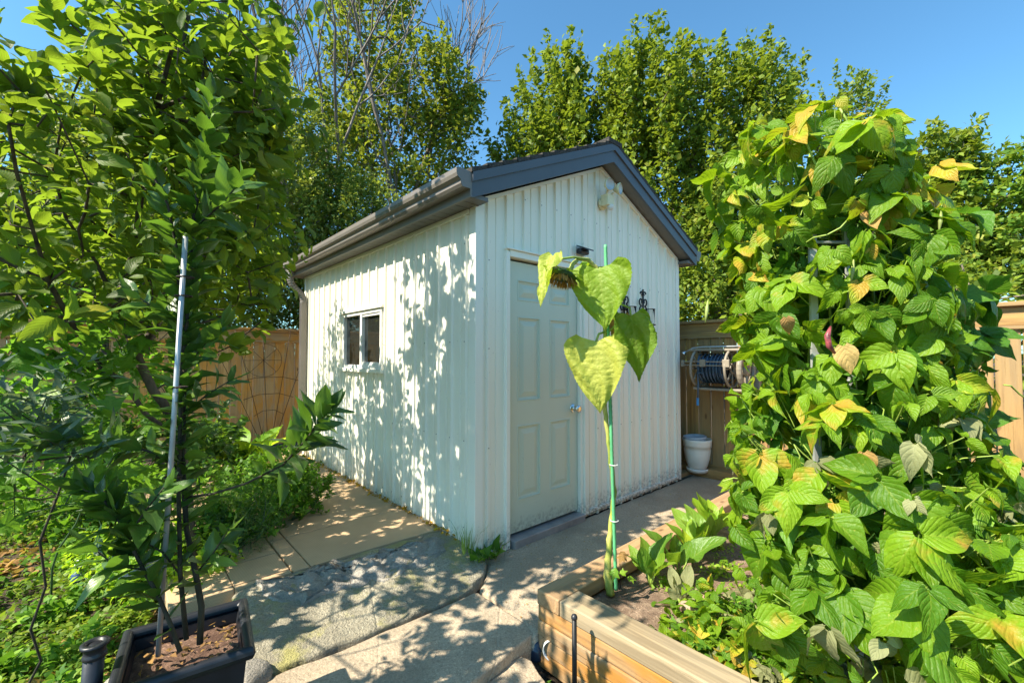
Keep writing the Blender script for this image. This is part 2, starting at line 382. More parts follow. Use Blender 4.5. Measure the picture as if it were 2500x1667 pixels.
def lobed(nl=5, W_=.5, seed=0):
    # palmate leaf as one face fan of quads: centre line + lobes
    vs = [(0, 0, 0), (0, .35, .03)]; uv = [(.5, 0), (.5, .35)]; out = []
    angs = np.linspace(-125, 125, nl)
    L = [.45, .75, 1.0, .75, .45] if nl == 5 else [.7, 1.0, .7]
    for k, (a, l) in enumerate(zip(angs, L)):
        a = math.radians(a); out.append((math.sin(a)*l*W_, .35+math.cos(a)*l*.62, -.10))
        if k < nl-1:
            a2 = math.radians((angs[k]+angs[k+1])/2); out.append((math.sin(a2)*.42*W_, .35+math.cos(a2)*.42*.62, .05))
    vs += out; uv += [(.5+.5*p[0]/W_, max(0, min(1, p[1]))) for p in out]
    fs = []
    n = len(out)
    for k in range(0, n-2, 2): fs.append((1, 2+k+1+0, 2+k+0, 2+k+0)) if False else None
    q = []
    for k in range(n-1): q.append((1, 2+k+1, 2+k))
    q.append((1, 2, 0)); q.append((1, 0, 2+n-1))
    return np.array(vs), np.array(q), np.array(uv)
def unit(a): return a/(np.linalg.norm(a, axis=-1, keepdims=True)+1e-9)
def scatter(name, temps, P, D, N, Sc, mat, parent=None, rnd=None, smooth=True):
    P = np.asarray(P, float); n = len(P); D = unit(np.asarray(D, float)); N = np.asarray(N, float)
    X = unit(np.cross(D, N)); Zv = np.cross(X, D); Sc = np.asarray(Sc, float)
    if Sc.ndim == 0: Sc = np.full(n, float(Sc))
    rnd = RNG.random(n) if rnd is None else np.asarray(rnd)
    ti = RNG.integers(0, len(temps), n)
    av = []; af = []; auv = []; ar = []; off = 0
    for k, (tv, tf, tu) in enumerate(temps):
        ix = np.where(ti == k)[0]
        if len(ix) == 0: continue
        vv = P[ix, None, :] + Sc[ix, None, None]*(tv[None, :, 0:1]*X[ix, None, :] + tv[None, :, 1:2]*D[ix, None, :] + tv[None, :, 2:3]*Zv[ix, None, :])
        m = len(tv); av.append(vv.reshape(-1, 3))
        af.append((tf[None] + (np.arange(len(ix))*m)[:, None, None] + off).reshape(-1, tf.shape[1]))
        auv.append(np.tile(tu[tf.ravel()], (len(ix), 1))); ar.append(np.repeat(rnd[ix], m)); off += m*len(ix)
    av = np.concatenate(av); ar = np.concatenate(ar); ks = af[0].shape[1]; fl = np.concatenate(af); auv = np.concatenate(auv)
    me = bpy.data.meshes.new(name); nf = len(fl)
    me.vertices.add(len(av)); me.vertices.foreach_set('co', av.astype(np.float32).ravel())
    me.loops.add(nf*ks); me.loops.foreach_set('vertex_index', fl.astype(np.int32).ravel())
    me.polygons.add(nf); me.polygons.foreach_set('loop_start', (np.arange(nf)*ks).astype(np.int32))
    me.polygons.foreach_set('loop_total', np.full(nf, ks, np.int32))
    if smooth: me.polygons.foreach_set('use_smooth', np.ones(nf, bool))
    me.update(calc_edges=True)
    uvl = me.uv_layers.new(name='UVMap'); uvl.data.foreach_set('uv', auv.astype(np.float32).ravel())
    at = me.attributes.new('rnd', 'FLOAT', 'POINT'); at.data.foreach_set('value', ar.astype(np.float32))
    return link(name, me, mat, parent)
T_apple = [gleaf(w_ell(.30), 6, 2, .35, c, .15, s) for s, c in enumerate((-.45, -.2, .1, -.6))]
T_bay = [gleaf(w_lance(.20), 7, 2, .30, c, .22, s) for s, c in enumerate((-.25, -.1, .12, -.4))]
T_bean = [gleaf(w_ov(.38), 8, 3, .16*k, c, .16, s, .04, 0, .10) for s, (c, k) in enumerate(((-.45, 1), (-.2, -1), (-.65, 2.2), (.1, 1.2), (-.8, -2.5), (-1.1, 3.2), (.45, 2.8), (-.3, 4.0), (-.9, -.6)))]
T_sun = [gleaf(w_sun(.49), 44, 8, .16, -.16, .16, 3, .022, -.0, .11), gleaf(w_sun(.49), 44, 8, .10, -.22, .20, 5, .022, 0, .10)]
T_chard = [gleaf(w_ell(.24), 7, 2, .4, c, .3, s) for s, c in enumerate((-.3, .15, -.5))]
T_olive = [gleaf(w_lance(.11), 4, 1, .3, c, .0, s) for s, c in enumerate((-.2, .1))]
T_quad = [fold_quad(.33, .4), fold_quad(.42, -.3), fold_quad(.28, .1)]
T_small = [fold_quad(.28, .3), fold_quad(.34, -.2)]
T_needle = [fold_quad(.05, .3)]
T_lobe = [lobed(5, .62)]; T_lobe3 = [lobed(3, .55)]
# ------------------------------------------------------------------ branching
def colonize(mb, skel, anchors, rtip=.004, rpow=2.4, step=.25, wob=.05, nside=5, rmax=.2, dirpen=.0):
    """skel: list of polylines (first starts at the ground). Links each anchor to the nearest node."""
    pos = []; par = []
    for pl in skel:
        prev = -1
        if pos:
            d = np.linalg.norm(np.array(pos)-np.array(pl[0]), axis=1); prev = int(d.argmin())
        for p in pl[(0 if prev < 0 else 1):]:
            pos.append(np.array(p, float)); par.append(prev); prev = len(pos)-1
    n0 = len(pos); A = [np.array(a, float) for a in anchors]
    root = pos[0]; A.sort(key=lambda a: min(np.linalg.norm(a-q) for q in pos[:n0:max(1, n0//12)]))
    ends = []
    for a in A:
        PA = np.array(pos); d = np.linalg.norm(PA-a, axis=1) + 1.2*np.maximum(0, PA[:, 2]-a[2]+.05)
        k = int(d.argmin()); p0 = PA[k]; L = np.linalg.norm(a-p0); m = max(1, int(L/step)); prev = k
        for i in range(1, m+1):
            q = p0+(a-p0)*i/m
            if i < m: q = q+RNG.normal(0, wob*L*.5, 3)
            pos.append(q); par.append(prev); prev = len(pos)-1
        ends.append(prev)
    n = len(pos); rp = np.zeros(n); child = [[] for _ in range(n)]
    for i in range(n):
        if par[i] >= 0: child[par[i]].append(i)
    for i in range(n-1, -1, -1):
        rp[i] = rtip**rpow if not child[i] else sum(rp[c] for c in child[i])
    r = np.minimum(rmax, rp**(1/rpow))
    # chains
    done = set()
    for i in range(n):
        for ci, c in enumerate(child[i]):
            if ci == 0 and par[i] >= 0: continue
            ch = [i, c]
            while child[ch[-1]]: ch.append(child[ch[-1]][0])
            rr = [min(r[ch[0]], r[ch[1]]*1.25)]+[r[k] for k in ch[1:]]
            mb.tube([pos[k] for k in ch], rr, nside if r[c] > rtip*1.6 else 4, cap=False)
    dirs = []
    for e in ends:
        p = par[e]; dirs.append(pos[e]-pos[p])
    return np.array([pos[e] for e in ends]), unit(np.array(dirs))
def in_ell(E, n, shell=.0, rng=RNG, keep=None):
    """points in a union of ellipsoids (c, r)"""
    out = []; vol = np.array([e[1][0]*e[1][1]*e[1][2] for e in E])**.8; vol = vol/vol.sum()
    while len(out) < n:
        k = rng.choice(len(E), p=vol); d = unit(rng.normal(size=3)); rr = (shell+(1-shell)*rng.random())**.5 if shell else rng.random()**(1/2.4)
        p = np.array(E[k][0])+d*rr*np.array(E[k][1])
        if keep is None or keep(p): out.append(p)
    return np.array(out)
# ================================================================== SETTING
def hnoise(x, y): return .5*math.sin(3.1*x+1.3*y)+.3*math.sin(7.3*y-2.2*x+1)+.2*math.sin(13*x+9*y)
def uv_of(x, y):
    d = np.array([x-CX, y-CY, 0]); return float(d@U), float(d@V)
def gz(x, y):
    u, v = uv_of(x, y); z = -.05
    r = math.hypot(x, y)
    if r < 9: z += .015*hnoise(x*1.5, y*1.5)*min(1, max(0, (9-r)))
    if x > -.2 and v < -.85 and u < .1 and y < 2.4: z -= .09
    if u > -.35 and v < -.8: z -= .06
    return z
ax = np.concatenate([-np.geomspace(250, 7, 12), np.arange(-6.5, 7, .12), np.geomspace(7.2, 250, 12)])
ay = np.concatenate([-np.geomspace(250, 4, 10), np.arange(-3.5, 10, .12), np.geomspace(10.3, 250, 12)])
g = MB(); vs = [(x, y, gz(x, y)) for y in ay for x in ax]; nx = len(ax)
g.add(vs, [(j*nx+i, j*nx+i+1, (j+1)*nx+i+1, (j+1)*nx+i) for j in range(len(ay)-1) for i in range(nx-1)])
struct(g.build('ground', M['soil'], smooth=True))
from mathutils import noise as mn
def rz(q):
    a = 0
    for k, w in ((5, 1.0), (12, .6), (28, .45), (60, .25)): a += w*(abs(mn.noise(Vector((q[0]*k, q[1]*k, 3.1+k))))-.25)
    return a
def slab(name, poly, ztop, thick, mat, jag=.008, amp=.004, mid=0.0, bev=.012, nr=8, rough=0.0):
    P = []
    for i in range(len(poly)):
        a = np.array(poly[i][:2]); b = np.array(poly[(i+1) % len(poly)][:2]); m = max(1, int(np.linalg.norm(b-a)/.05))
        for k in range(m): P.append(a+(b-a)*k/m + RNG.normal(0, jag*.5, 2))
    P = np.array(P); c = P.mean(axis=0); n = len(P)
    rings = [(1.0, -thick), (1.0, -bev), (1-bev*1.2, 0)]+[(q, mid*(1-q*q)) for q in np.linspace(.97, .03, nr)]
    vs = []
    for s_, h in rings:
        for p in P:
            q = c+(p-c)*s_; vs.append((q[0], q[1], ztop(q[0], q[1])+h+(amp*hnoise(q[0]*9, q[1]*9)+(rough*rz(q) if rough else 0) if h > -.005 else 0)))
    vs.append((c[0], c[1], ztop(*c)+mid))
    fs = []
    for r in range(len(rings)-1):
        for k in range(n): k2 = (k+1) % n; fs.append((r*n+k, r*n+k2, (r+1)*n+k2, (r+1)*n+k))
    for k in range(n): fs.append(((len(rings)-1)*n+k, (len(rings)-1)*n+(k+1) % n, len(vs)-1))
    mb = MB(); mb.add(vs, fs); return struct(mb.build(name, mat, smooth=True))
# concrete pieces (outlines measured on the ground)
s1 = [S(-.02, -.02, 0), S(3.36, -.02, 0), S(3.36, -.832, 0), S(-.27, -.832, 0)]+[G(1236, 1480), G(1172, 1437), G(1186, 1405), G(1190, 1375)]
slab('path', s1, lambda x, y: 0.0, .12, M['conc'], .004, .003)
s2 = [G(1090, 1286, .10), G(998, 1312, .10), G(834, 1360, .10), G(765, 1378, .10), G(700, 1400, .08), G(600, 1440, .03), G(560, 1500, .0), G(590, 1620, -.01), G(640, 1652, -.01),
      G(700, 1625), G(760, 1603), G(828, 1580), G(893, 1550), G(968, 1520), G(1036, 1492), G(1099, 1465), G(1160, 1435), G(1184, 1400), G(1188, 1376), G(1160, 1340, .04)]
def z2(x, y):
    a = G(1160, 1435); b = G(700, 1625); n_ = np.array([-(b-a)[1], (b-a)[0]]); n_ = n_/np.linalg.norm(n_)
    if n_@(S(-.5, .5, 0)[:2]-a[:2]) < 0: n_ = -n_
    d = float(n_@(np.array([x, y])-a[:2])); return .010+.082*max(0, min(1, d/.62))**.9
slab('concrete_slab', s2, z2, .16, M['conc_moss'], .014, .005, .008, .010, 34, .016)
s3 = [G(1158, 1443), G(1099, 1472), G(1036, 1499), G(968, 1527), G(893, 1558), G(828, 1589), G(760, 1612), G(690, 1638), G(560, 1690), G(640, 1830), G(1010, 1760), G(1150, 1664), G(1240, 1592), G(1306, 1540), G(1306, 1530), G(1232, 1486), G(1168, 1444)]
slab('concrete_slab', s3, lambda x, y: -.004, .14, M['conc'], .004, .004)
s4 = [G(1268, 1600, -.06), G(1180, 1672, -.06), G(1030, 1800, -.06), G(1200, 1900, -.06), G(1350, 1790, -.06), G(1338, 1690, -.06), G(1318, 1640, -.06), G(1295, 1610, -.06)]
slab('concrete_slab', s4, lambda x, y: -.06, .1, M['conc'], .012, .004, .01)
# rough grey rock skin along the top of the mossy slab
rp = [G(1075, 1298, .12), G(1000, 1318, .12), G(900, 1350, .12), G(800, 1375, .11), G(700, 1410, .10), G(628, 1440, .06), G(650, 1470, .06), G(740, 1475, .06), G(800, 1450, .07), G(880, 1425, .08), G(960, 1395, .09), G(1040, 1365, .10), G(1090, 1330, .11)]
def zr_(x, y): return z2(x, y)+.016+.012*hnoise(x*14, y*14)
slab('rock_ledge', rp, zr_, .05, M['rock'], .03, .006, .010, .012, 34, .050)
# pavers beside the shed
qa, qb = uv_of(*G(1092, 1288, .10)[:2]), uv_of(*G(735, 1392, .10)[:2])
def vnear(u): return qa[1]+(u-qa[0])*(qb[1]-qa[1])/(qb[0]-qa[0])+.012
mb = MB()
def paver_tile(u0, u1, a, b, zt):
    a0, a1 = max(a, vnear(u0)), max(a, vnear(u1))
    if a0 > b-.02 and a1 > b-.02: return
    a0, a1 = min(a0, b-.01), min(a1, b-.01)
    vs = [(u0, a0, .02), (u1, a1, .02), (u1, b, .02), (u0, b, .02), (u0, a0, zt), (u1, a1, zt), (u1, b, zt), (u0, b, zt)]
    mb.add(vs, [(3, 2, 1, 0), (4, 5, 6, 7), (0, 1, 5, 4), (1, 2, 6, 5), (2, 3, 7, 6), (3, 0, 4, 7)])
for a, b in ((-.5, 1.0), (1.008, 1.98), (1.988, 2.96), (2.968, 4.2)):
    paver_tile(-.93, -.005, a, b, .105); paver_tile(-1.03, -.936, a, b, .103)
for a in np.arange(-1.0, 4.1, .30):
    paver_tile(-1.33, -1.040, a, a+.288, .103)
    for k in range(2): paver_tile(-1.62+k*.148, -1.62+k*.148+.138, a, a+.288, .103)
struct(mb.build('path', M['paver'], xf=S, bevel=.004))
# ================================================================== SHED
Wd, Ln = 2.88, 3.70; AP = 1.44; SL = .449; ZAP = 3.145
shed = thing('shed', 'white garden shed with ribbed metal siding, grey gable roof and closed door', 'shed', S(Wd/2, Ln/2, 0), ANG)
def gtop(u): return ZAP-SL*abs(u-AP)
def ribs(a, b, pitch=.18, rw=.028, rh=.019, start=.09):
    out = [(a, 0)]; x = a+start
    while x+rw < b:
        out += [(x, 0), (x+.004, rh), (x+rw-.004, rh), (x+rw, 0)]
        out += [(x+rw+.055, 0), (x+rw+.058, -.007), (x+rw+.066, -.007), (x+rw+.069, 0)] if x+rw+.08 < b else []
        x += pitch
    out.append((b, 0)); return [q for i, q in enumerate(out) if i == 0 or q[0] > out[i-1][0]]
def wall(name, L_, z0, topf, holes, place, apex=None):
    pr = ribs(0, L_); xs = sorted(set([p[0] for p in pr]+[h for ho in holes for h in ho[:2]]+([apex] if apex else [])))
    def off(x):
        for i in range(len(pr)-1):
            if pr[i][0] <= x <= pr[i+1][0]:
                t = (x-pr[i][0])/(pr[i+1][0]-pr[i][0]+1e-9); return pr[i][1]*(1-t)+pr[i+1][1]*t
        return 0
    mb = MB()
    for a, b in zip(xs[:-1], xs[1:]):
        m = (a+b)/2; segs = [(z0, None)]
        cuts = [(h[2], h[3]) for h in holes if h[0]-1e-6 <= a and b <= h[1]+1e-6]
        pieces = [(z0, 'T')] if not cuts else [(z0, cuts[0][0]), (cuts[0][1], 'T')]
        for lo, hi in pieces:
            ta = topf(a) if hi == 'T' else hi; tb = topf(b) if hi == 'T' else hi
            if ta-lo < .002: continue
            oa, ob = off(a+1e-7), off(b-1e-7)
            mb.add([place(a, oa, lo), place(b, ob, lo), place(b, ob, tb), place(a, oa, ta)], [(0, 1, 2, 3)], .5)
    return mb.build(name, M['siding'], shed, xf=S)
DU0, DU1, DZ0, DZ1 = .32, 1.126, .077, 2.118
wall('front_wall', Wd, .0, gtop, [(.27, 1.20, -.01, 2.165)], lambda x, o, z: (x, -o, z), AP)
wall('side_wall', Ln, .0, lambda x: 2.44, [(1.42, 2.36, 1.27, 1.85)], lambda x, o, z: (-o, x, z))
wall('side_wall', Ln, .0, lambda x: 2.44, [], lambda x, o, z: (Wd+o, x, z))
wall('back_wall', Wd, .0, gtop, [], lambda x, o, z: (x, Ln+o, z), AP)
mb = MB()   # corner posts, base channel, gable edge strip
mb.box((-.018, -.022, -.02), (.055, .05, 2.50)); mb.box((Wd-.05, -.022, .01), (Wd+.018, .05, 2.49))
mb.box((-.018, Ln-.05, .05), (.05, Ln+.018, 2.44))
mb.box((1.225, -.03, .035), (Wd-.05, -.002, .062)); mb.box((.06, -.026, -.005), (.262, -.002, .035)); mb.box((-.026, .055, 2.405), (-.002, Ln-.05, 2.438))
mb.build('corner_trim', M['trim'], shed, xf=S, bevel=.003)
mb = MB()
for s_ in (-1, 1):
    a, b = (0.0, gtop(0)), (AP, ZAP)
    x0, x1 = (0.02, AP) if s_ < 0 else (AP, Wd-.02)
    za, zb = gtop(x0)-.03, gtop(x1)-.03
    mb.add([(x0, -.028, za), (x1, -.028, zb), (x1, -.028, zb+.028), (x0, -.028, za+.028), (x0, -.002, za), (x1, -.002, zb), (x1, -.002, zb+.028), (x0, -.002, za+.028)],
           [(0, 1, 2, 3), (0, 4, 5, 1), (3, 2, 6, 7)])
mb.build('gable_trim', M['trim'], shed, xf=S)
mb = MB()
for k, x in enumerate(np.arange(.09+.014, Wd, .18)):
    for z_ in (.12, .75, 1.45, 2.08, 2.6):
        if .25 < x < 1.24 and z_ < 2.2 or z_ > gtop(x)-.08 or x > Wd-.06: continue
        mb.lathe([(.0045, 0), (.0045, .003), (.0001, .004)], (x, -.0195, z_), 6, (0, -1, 0))
for k, x in enumerate(np.arange(.09+.014, Ln, .18)):
    for z_ in (.2, .8, 1.5, 2.2):
        if 1.38 < x < 2.4 and 1.2 < z_ < 1.9: continue
        mb.lathe([(.0045, 0), (.0045, .003), (.0001, .004)], (-.0195, x, z_), 6, (-1, 0, 0))
tag(mb.build('screws', M['galv'], shed, xf=S), None, None, None, 'stuff')
# roof: shingles stepped in courses
mb = MB(); OV = .16; EA = .155; RT = .18
nc = 12
for s_ in (-1, 1):
    run = AP+EA
    for k in range(nc):
        d0, d1 = run*k/nc, run*(k+1)/nc+.01        # distance from ridge
        u0, u1 = AP+s_*d0, AP+s_*d1
        z0_, z1_ = ZAP+RT-SL*d0, ZAP+RT-SL*d1
        t0, t1 = .010, .020
        nseg = 16; vA = -OV-.015; vB = Ln+OV+.015
        for q in range(nseg):
            a, b = vA+(vB-vA)*q/nseg, vA+(vB-vA)*(q+1)/nseg-.003; j = RNG.random()*.006
            vs = [(u0, a, z0_+t0), (u1+s_*j, a, z1_+t1+j), (u1+s_*j, b, z1_+t1+j), (u0, b, z0_+t0), (u0, a, z0_-.012), (u1+s_*j, a, z1_-.012), (u1+s_*j, b, z1_-.012), (u0, b, z0_-.012)]
            fs = [(0, 1, 2, 3), (7, 6, 5, 4), (0, 4, 5, 1), (1, 5, 6, 2), (2, 6, 7, 3), (3, 7, 4, 0)]
            if s_ > 0: fs = [f[::-1] for f in fs]
            mb.add(vs, fs)
mb.box((AP-.10, -OV-.02, ZAP+RT-.03), (AP+.10, Ln+OV+.02, ZAP+RT+.012))
roof = mb.build('roof', M['shingle'], shed, xf=S)
def rake(zlo, zhi, v0, v1, name, mat, ext=EA):
    mb = MB()
    for s_ in (-1, 1):
        e = AP+s_*(AP+ext)
        ze = ZAP-SL*(AP+ext)
        vs = []
        for v_ in (v0, v1): vs += [(AP, v_, ZAP+zlo), (e, v_, ze+zlo), (e, v_, ze+zhi), (AP, v_, ZAP+zhi)]
        fs = [(0, 1, 2, 3), (7, 6, 5, 4), (0, 4, 5, 1), (1, 5, 6, 2), (2, 6, 7, 3)]
        if s_ > 0: fs = [f[::-1] for f in fs]
        mb.add(vs, fs)
    return mb.build(name, mat, shed, xf=S)
rake(0, .105, -OV, -OV+.02, 'fascia', M['slate']); rake(.104, .167, -OV-.014, -OV+.019, 'fascia', M['slate'])
rake(0, .167, Ln+OV-.02, Ln+OV, 'fascia', M['slate'])
mb = MB()   # sloped soffit of the gable overhang, in panels
for s_ in (-1, 1):
    n = 14
    for k in range(n):
        d0, d1 = (AP+EA)*k/n, (AP+EA)*(k+1)/n-.006
        for (a, b) in ((-OV+.021, -.001), (Ln+.001, Ln+OV-.021)):
            u0, u1 = AP+s_*d0, AP+s_*d1; z0_, z1_ = ZAP-SL*d0+.012, ZAP-SL*d1+.012
            j = .006
            mb.add([(u0, a, z0_+j), (u1, a, z1_), (u1, b, z1_), (u0, b, z0_+j), (u0, a, z0_+.03), (u1, a, z1_+.03), (u1, b, z1_+.03), (u0, b, z0_+.03)],
                   [(0, 1, 2, 3), (4, 5, 6, 7), (0, 4, 5, 1), (1, 5, 6, 2), (2, 6, 7, 3), (3, 7, 4, 0)])
# level soffits under the eaves
zs = 2.44
for s_, u0, u1 in ((-1, -EA+.004, -.001), (1, Wd+.001, Wd+EA-.004)):
    for v_ in np.arange(-OV+.02, Ln+OV-.05, .1):
        mb.box((u0, v_, zs), (u1, min(v_+.092, Ln+OV-.02), zs+.012))
    mb.box((u0, -OV+.022, zs+.0125), (u1, Ln+OV-.022, zs+.03))
mb.build('soffit', M['soffit'], shed, xf=S)
mb = MB()   # eave fascia
mb.box((-EA-.012, -OV+.0, 2.432), (-EA+.004, Ln+OV, 2.60)); mb.box((Wd+EA-.004, -OV, 2.432), (Wd+EA+.012, Ln+OV, 2.60))
mb.build('eave_fascia', M['gutter'], shed, xf=S)
def gutter(side, name):
    mb = MB(); prof = [(.0, .115), (.0, .0), (.062, .0), (.075, .018), (.075, .040), (.10, .058), (.108, .080), (.108, .112), (.096, .118), (.096, .112), (.102, .108), (.102, .083), (.07, .044), (.069, .02), (.058, .006), (.006, .006), (.006, .115)]
    z0_ = 2.484; base = -EA-.013 if side < 0 else Wd+EA+.013
    va, vb = -OV+.0, Ln+OV; n = len(prof); vs = []
    for v_ in (va, vb): vs += [(base+side*p[0], v_, z0_+p[1]) for p in prof]
    fs = [(i, (i+1) % n, n+(i+1) % n, n+i) for i in range(n)]
    mb.add(vs, fs)
    out = prof[:9]; m = len(out)
    for v_, dv in ((va, -.002), (vb, .002)):
        mb.add([(base+side*p[0], v_+dv, z0_+p[1]) for p in out]+[(base+side*.0, v_+dv, z0_+.112)], [tuple(range(m+1))])
    # joint sleeves and hanger straps
    for v_ in (1.1, 2.3, 3.3):
        mb.box((base+side*.004 if side > 0 else base-.1105, v_, z0_+.114), (base-.004 if side < 0 else base+.1105, v_+.02, z0_+.119))
    return mb.build(name, M['gutter'], shed, xf=S)
gl = gutter(-1, 'gutter'); gr = gutter(1, 'gutter')
mb = MB()   # elbow + downspout at the back left corner
el = [(-.225, 3.63, 2.484), (-.225, 3.63, 2.43), (-.222, 3.63, 2.38), (-.205, 3.63, 2.33), (-.17, 3.63, 2.28), (-.12, 3.63, 2.235), (-.08, 3.63, 2.20), (-.06, 3.63, 2.15), (-.055, 3.63, 2.08)]
P2 = []
for i in range(len(el)-1):
    for k in range(4): P2.append(np.array(el[i])+(np.array(el[i+1])-np.array(el[i]))*k/4)
P2.append(np.array(el[-1])); mb.tube(P2, [.038+(.004 if i % 2 else 0) for i in range(len(P2))], 12)
mb.box((-.088, 3.595, .30), (-.024, 3.672, 2.10))
for k in range(4): mb.box((-.091, 3.604+k*.017, .30), (-.0885, 3.612+k*.017, 2.09))
mb.tube([(-.055, 3.63, .31), (-.06, 3.62, .24), (-.10, 3.58, .18), (-.20, 3.50, .15)], .04, 12)
mb.build('downspout', M['gutter'], shed, xf=S, bevel=.003)
# window
mb = MB(); wa, wb, za, zb = 1.42, 2.36, 1.27, 1.85
for (a, b, c, d) in ((wa, wb, za, za+.035), (wa, wb, zb-.035, zb), (wa, wa+.035, za+.035, zb-.035), (wb-.035, wb, za+.035, zb-.035), (1.86, 1.905, za+.035, zb-.035)):
    mb.box((-.022, a, c), (.05, b, d))
mb.box((-.012, wa+.035, za+.035), (.02, 1.86, za+.065)); mb.box((-.012, wa+.035, zb-.06), (.02, 1.86, zb-.035))
win = mb.build('window', M['white'], shed, xf=S, bevel=.003)
mb = MB(); mb.box((-.05, wa-.05, 1.235), (.0, wb+.05, 1.268)); mb.build('window_sill', M['trim'], win, xf=S, bevel=.003)
mb = MB(); mb.box((-.04, wa-.04, 1.852), (.0, wb+.04, 1.88)); mb.build('window_head', M['trim'], win, xf=S, bevel=.003)
mb = MB(); mb.box((.012, wa+.03, za+.03), (.016, wb-.03, zb-.03)); mb.build('window_pane', M['pane'], win, xf=S)
# door frame and door
mb = MB()
mb.box((.262, -.03, -.0), (.30, .06, 2.17)); mb.box((.3005, -.012, .06), (.316, .07, 2.135))
mb.box((1.130, -.012, .03), (1.165, .07, 2.135)); mb.box((1.1655, -.03, .03), (1.222, .06, 2.17))
mb.box((.3005, -.03, 2.136), (1.165, .06, 2.185)); mb.box((.262, -.045, 2.186), (1.222, .03, 2.20))
mb.build('door_frame', M['trim'], shed, xf=S, bevel=.004)
mb = MB(); mb.box((.316, -.06, -.005), (1.13, .07, .055)); mb.build('threshold', plain('threshold_metal', (.36, .35, .36), .5, .4), shed, xf=S, bevel=.006)
dv = .022
mb = MB(); cols = [(.32+.095, .32+.095+.255), (1.126-.095-.255, 1.126-.095)]; rows = [(.305, .87), (1.05, 1.70), (1.82, 1.985)]
ux = [DU0, cols[0][0], cols[0][1], cols[1][0], cols[1][1], DU1]; zx = [DZ0, rows[0][0], rows[0][1], rows[1][0], rows[1][1], rows[2][0], rows[2][1], DZ1]
for i in range(5):
    for j in range(7):
        if i in (1, 3) and j in (1, 3, 5):
            a, b, c, d = ux[i], ux[i+1], zx[j], zx[j+1]
            lv = [(0, 0), (.004, -.004), (.010, -.004), (.016, .009), (.022, .009), (.030, .012), (.070, .001)]
            for q in range(len(lv)-1):
                (e0, h0), (e1, h1) = lv[q], lv[q+1]
                o_ = [(a+e0, dv+h0, c+e0), (b-e0, dv+h0, c+e0), (b-e0, dv+h0, d-e0), (a+e0, dv+h0, d-e0)]
                n_ = [(a+e1, dv+h1, c+e1), (b-e1, dv+h1, c+e1), (b-e1, dv+h1, d-e1), (a+e1, dv+h1, d-e1)]
                mb.add(o_+n_, [(0, 1, 5, 4), (1, 2, 6, 5), (2, 3, 7, 6), (3, 0, 4, 7)], .5)
            e, h = lv[-1]; mb.add([(a+e, dv+h, c+e), (b-e, dv+h, c+e), (b-e, dv+h, d-e), (a+e, dv+h, d-e)], [(0, 1, 2, 3)], .5)
        else: mb.add([(ux[i], dv, zx[j]), (ux[i+1], dv, zx[j]), (ux[i+1], dv, zx[j+1]), (ux[i], dv, zx[j+1])], [(0, 1, 2, 3)], .5)
mb.box((DU0, dv+.0125, DZ0), (DU1, dv+.04, DZ1))
mb.add([(DU0, dv, DZ0), (DU1, dv, DZ0), (DU1, dv+.0125, DZ0), (DU0, dv+.0125, DZ0)], [(0, 1, 2, 3)])
door = mb.build('door', M['door'], shed, xf=S)
mb = MB(); c = (1.066, dv, .95)
mb.lathe([(.038, 0), (.039, .006), (.032, .012), (.014, .014), (.013, .036), (.021, .043), (.031, .054), (.033, .064), (.029, .075), (.014, .079), (.0001, .078)], c, 24, (0, -1, 0))
mb.build('door_knob', M['chrome'], door, xf=S, smooth=True)
# back of the wall openings: a dark lining box inside the shed
mb = MB(); mb.box((.08, .09, .02), (Wd-.08, Ln-.08, 2.40)); mb.build('inner_lining', M['iron'], shed, xf=S)
# things fixed on the shed
fl = thing('floodlight', 'cream twin head security floodlight mounted high on the gable', 'floodlight', S(1.46, -.03, 2.80), ANG)
mb = MB(); mb.lathe([(.0001, 0), (.055, 0), (.058, .012), (.045, .022), (.0001, .024)], (1.45, -.014, 2.80), 20, (0, -1, 0)); mb.build('mount', M['cream'], fl, xf=S, smooth=True)
mb = MB(); mb.box((1.405, -.115, 2.765), (1.505, -.036, 2.865)); mb.tube([(1.43, -.08, 2.86), (1.425, -.10, 2.90)], .010, 8); mb.tube([(1.485, -.08, 2.86), (1.51, -.10, 2.90)], .010, 8); mb.build('housing', M['cream'], fl, xf=S, bevel=.018, seg=3)
for x in (1.40, 1.545):
    a = unit(np.array([-.25 if x < 1.45 else .25, -1, -.12]))
    mb = MB(); mb.lathe([(.018, -.035), (.03, -.015), (.052, .012), (.056, .03), (.052, .034)], (x, -.12, 2.935), 20, a); h_ = mb.build('lamp_head', M['cream'], fl, xf=S, smooth=True)
    mb = MB(); mb.lathe([(.0001, .018), (.018, .016), (.05, .030)], (x, -.12, 2.935), 20, a); mb.build('lens', M['metal'], h_, xf=S, smooth=True)
mb = MB(); mb.lathe([(.0001, -.034), (.022, -.028), (.030, -.008), (.030, .012)], (1.465, -.10, 2.76), 16); mb.build('motion_sensor', M['white'], fl, xf=S, smooth=True)
wlp = thing('wall_lamp', 'small black solar lamp fixed above the shed door', 'lamp', S(1.12, -.03, 2.30), ANG)
mb = MB(); mb.box((1.07, -.075, 2.275), (1.19, -.016, 2.325)); mb.build('housing', M['black'], wlp, xf=S, bevel=.015)
mb = MB(); mb.add([(1.075, -.12, 2.30), (1.185, -.12, 2.30), (1.185, -.02, 2.345), (1.075, -.02, 2.345), (1.075, -.12, 2.31), (1.185, -.12, 2.31), (1.185, -.02, 2.355), (1.075, -.02, 2.355)],
    [(0, 1, 2, 3), (7, 6, 5, 4), (0, 4, 5, 1), (1, 5, 6, 2), (2, 6, 7, 3), (3, 7, 4, 0)]); mb.build('solar_panel', M['black'], wlp, xf=S)
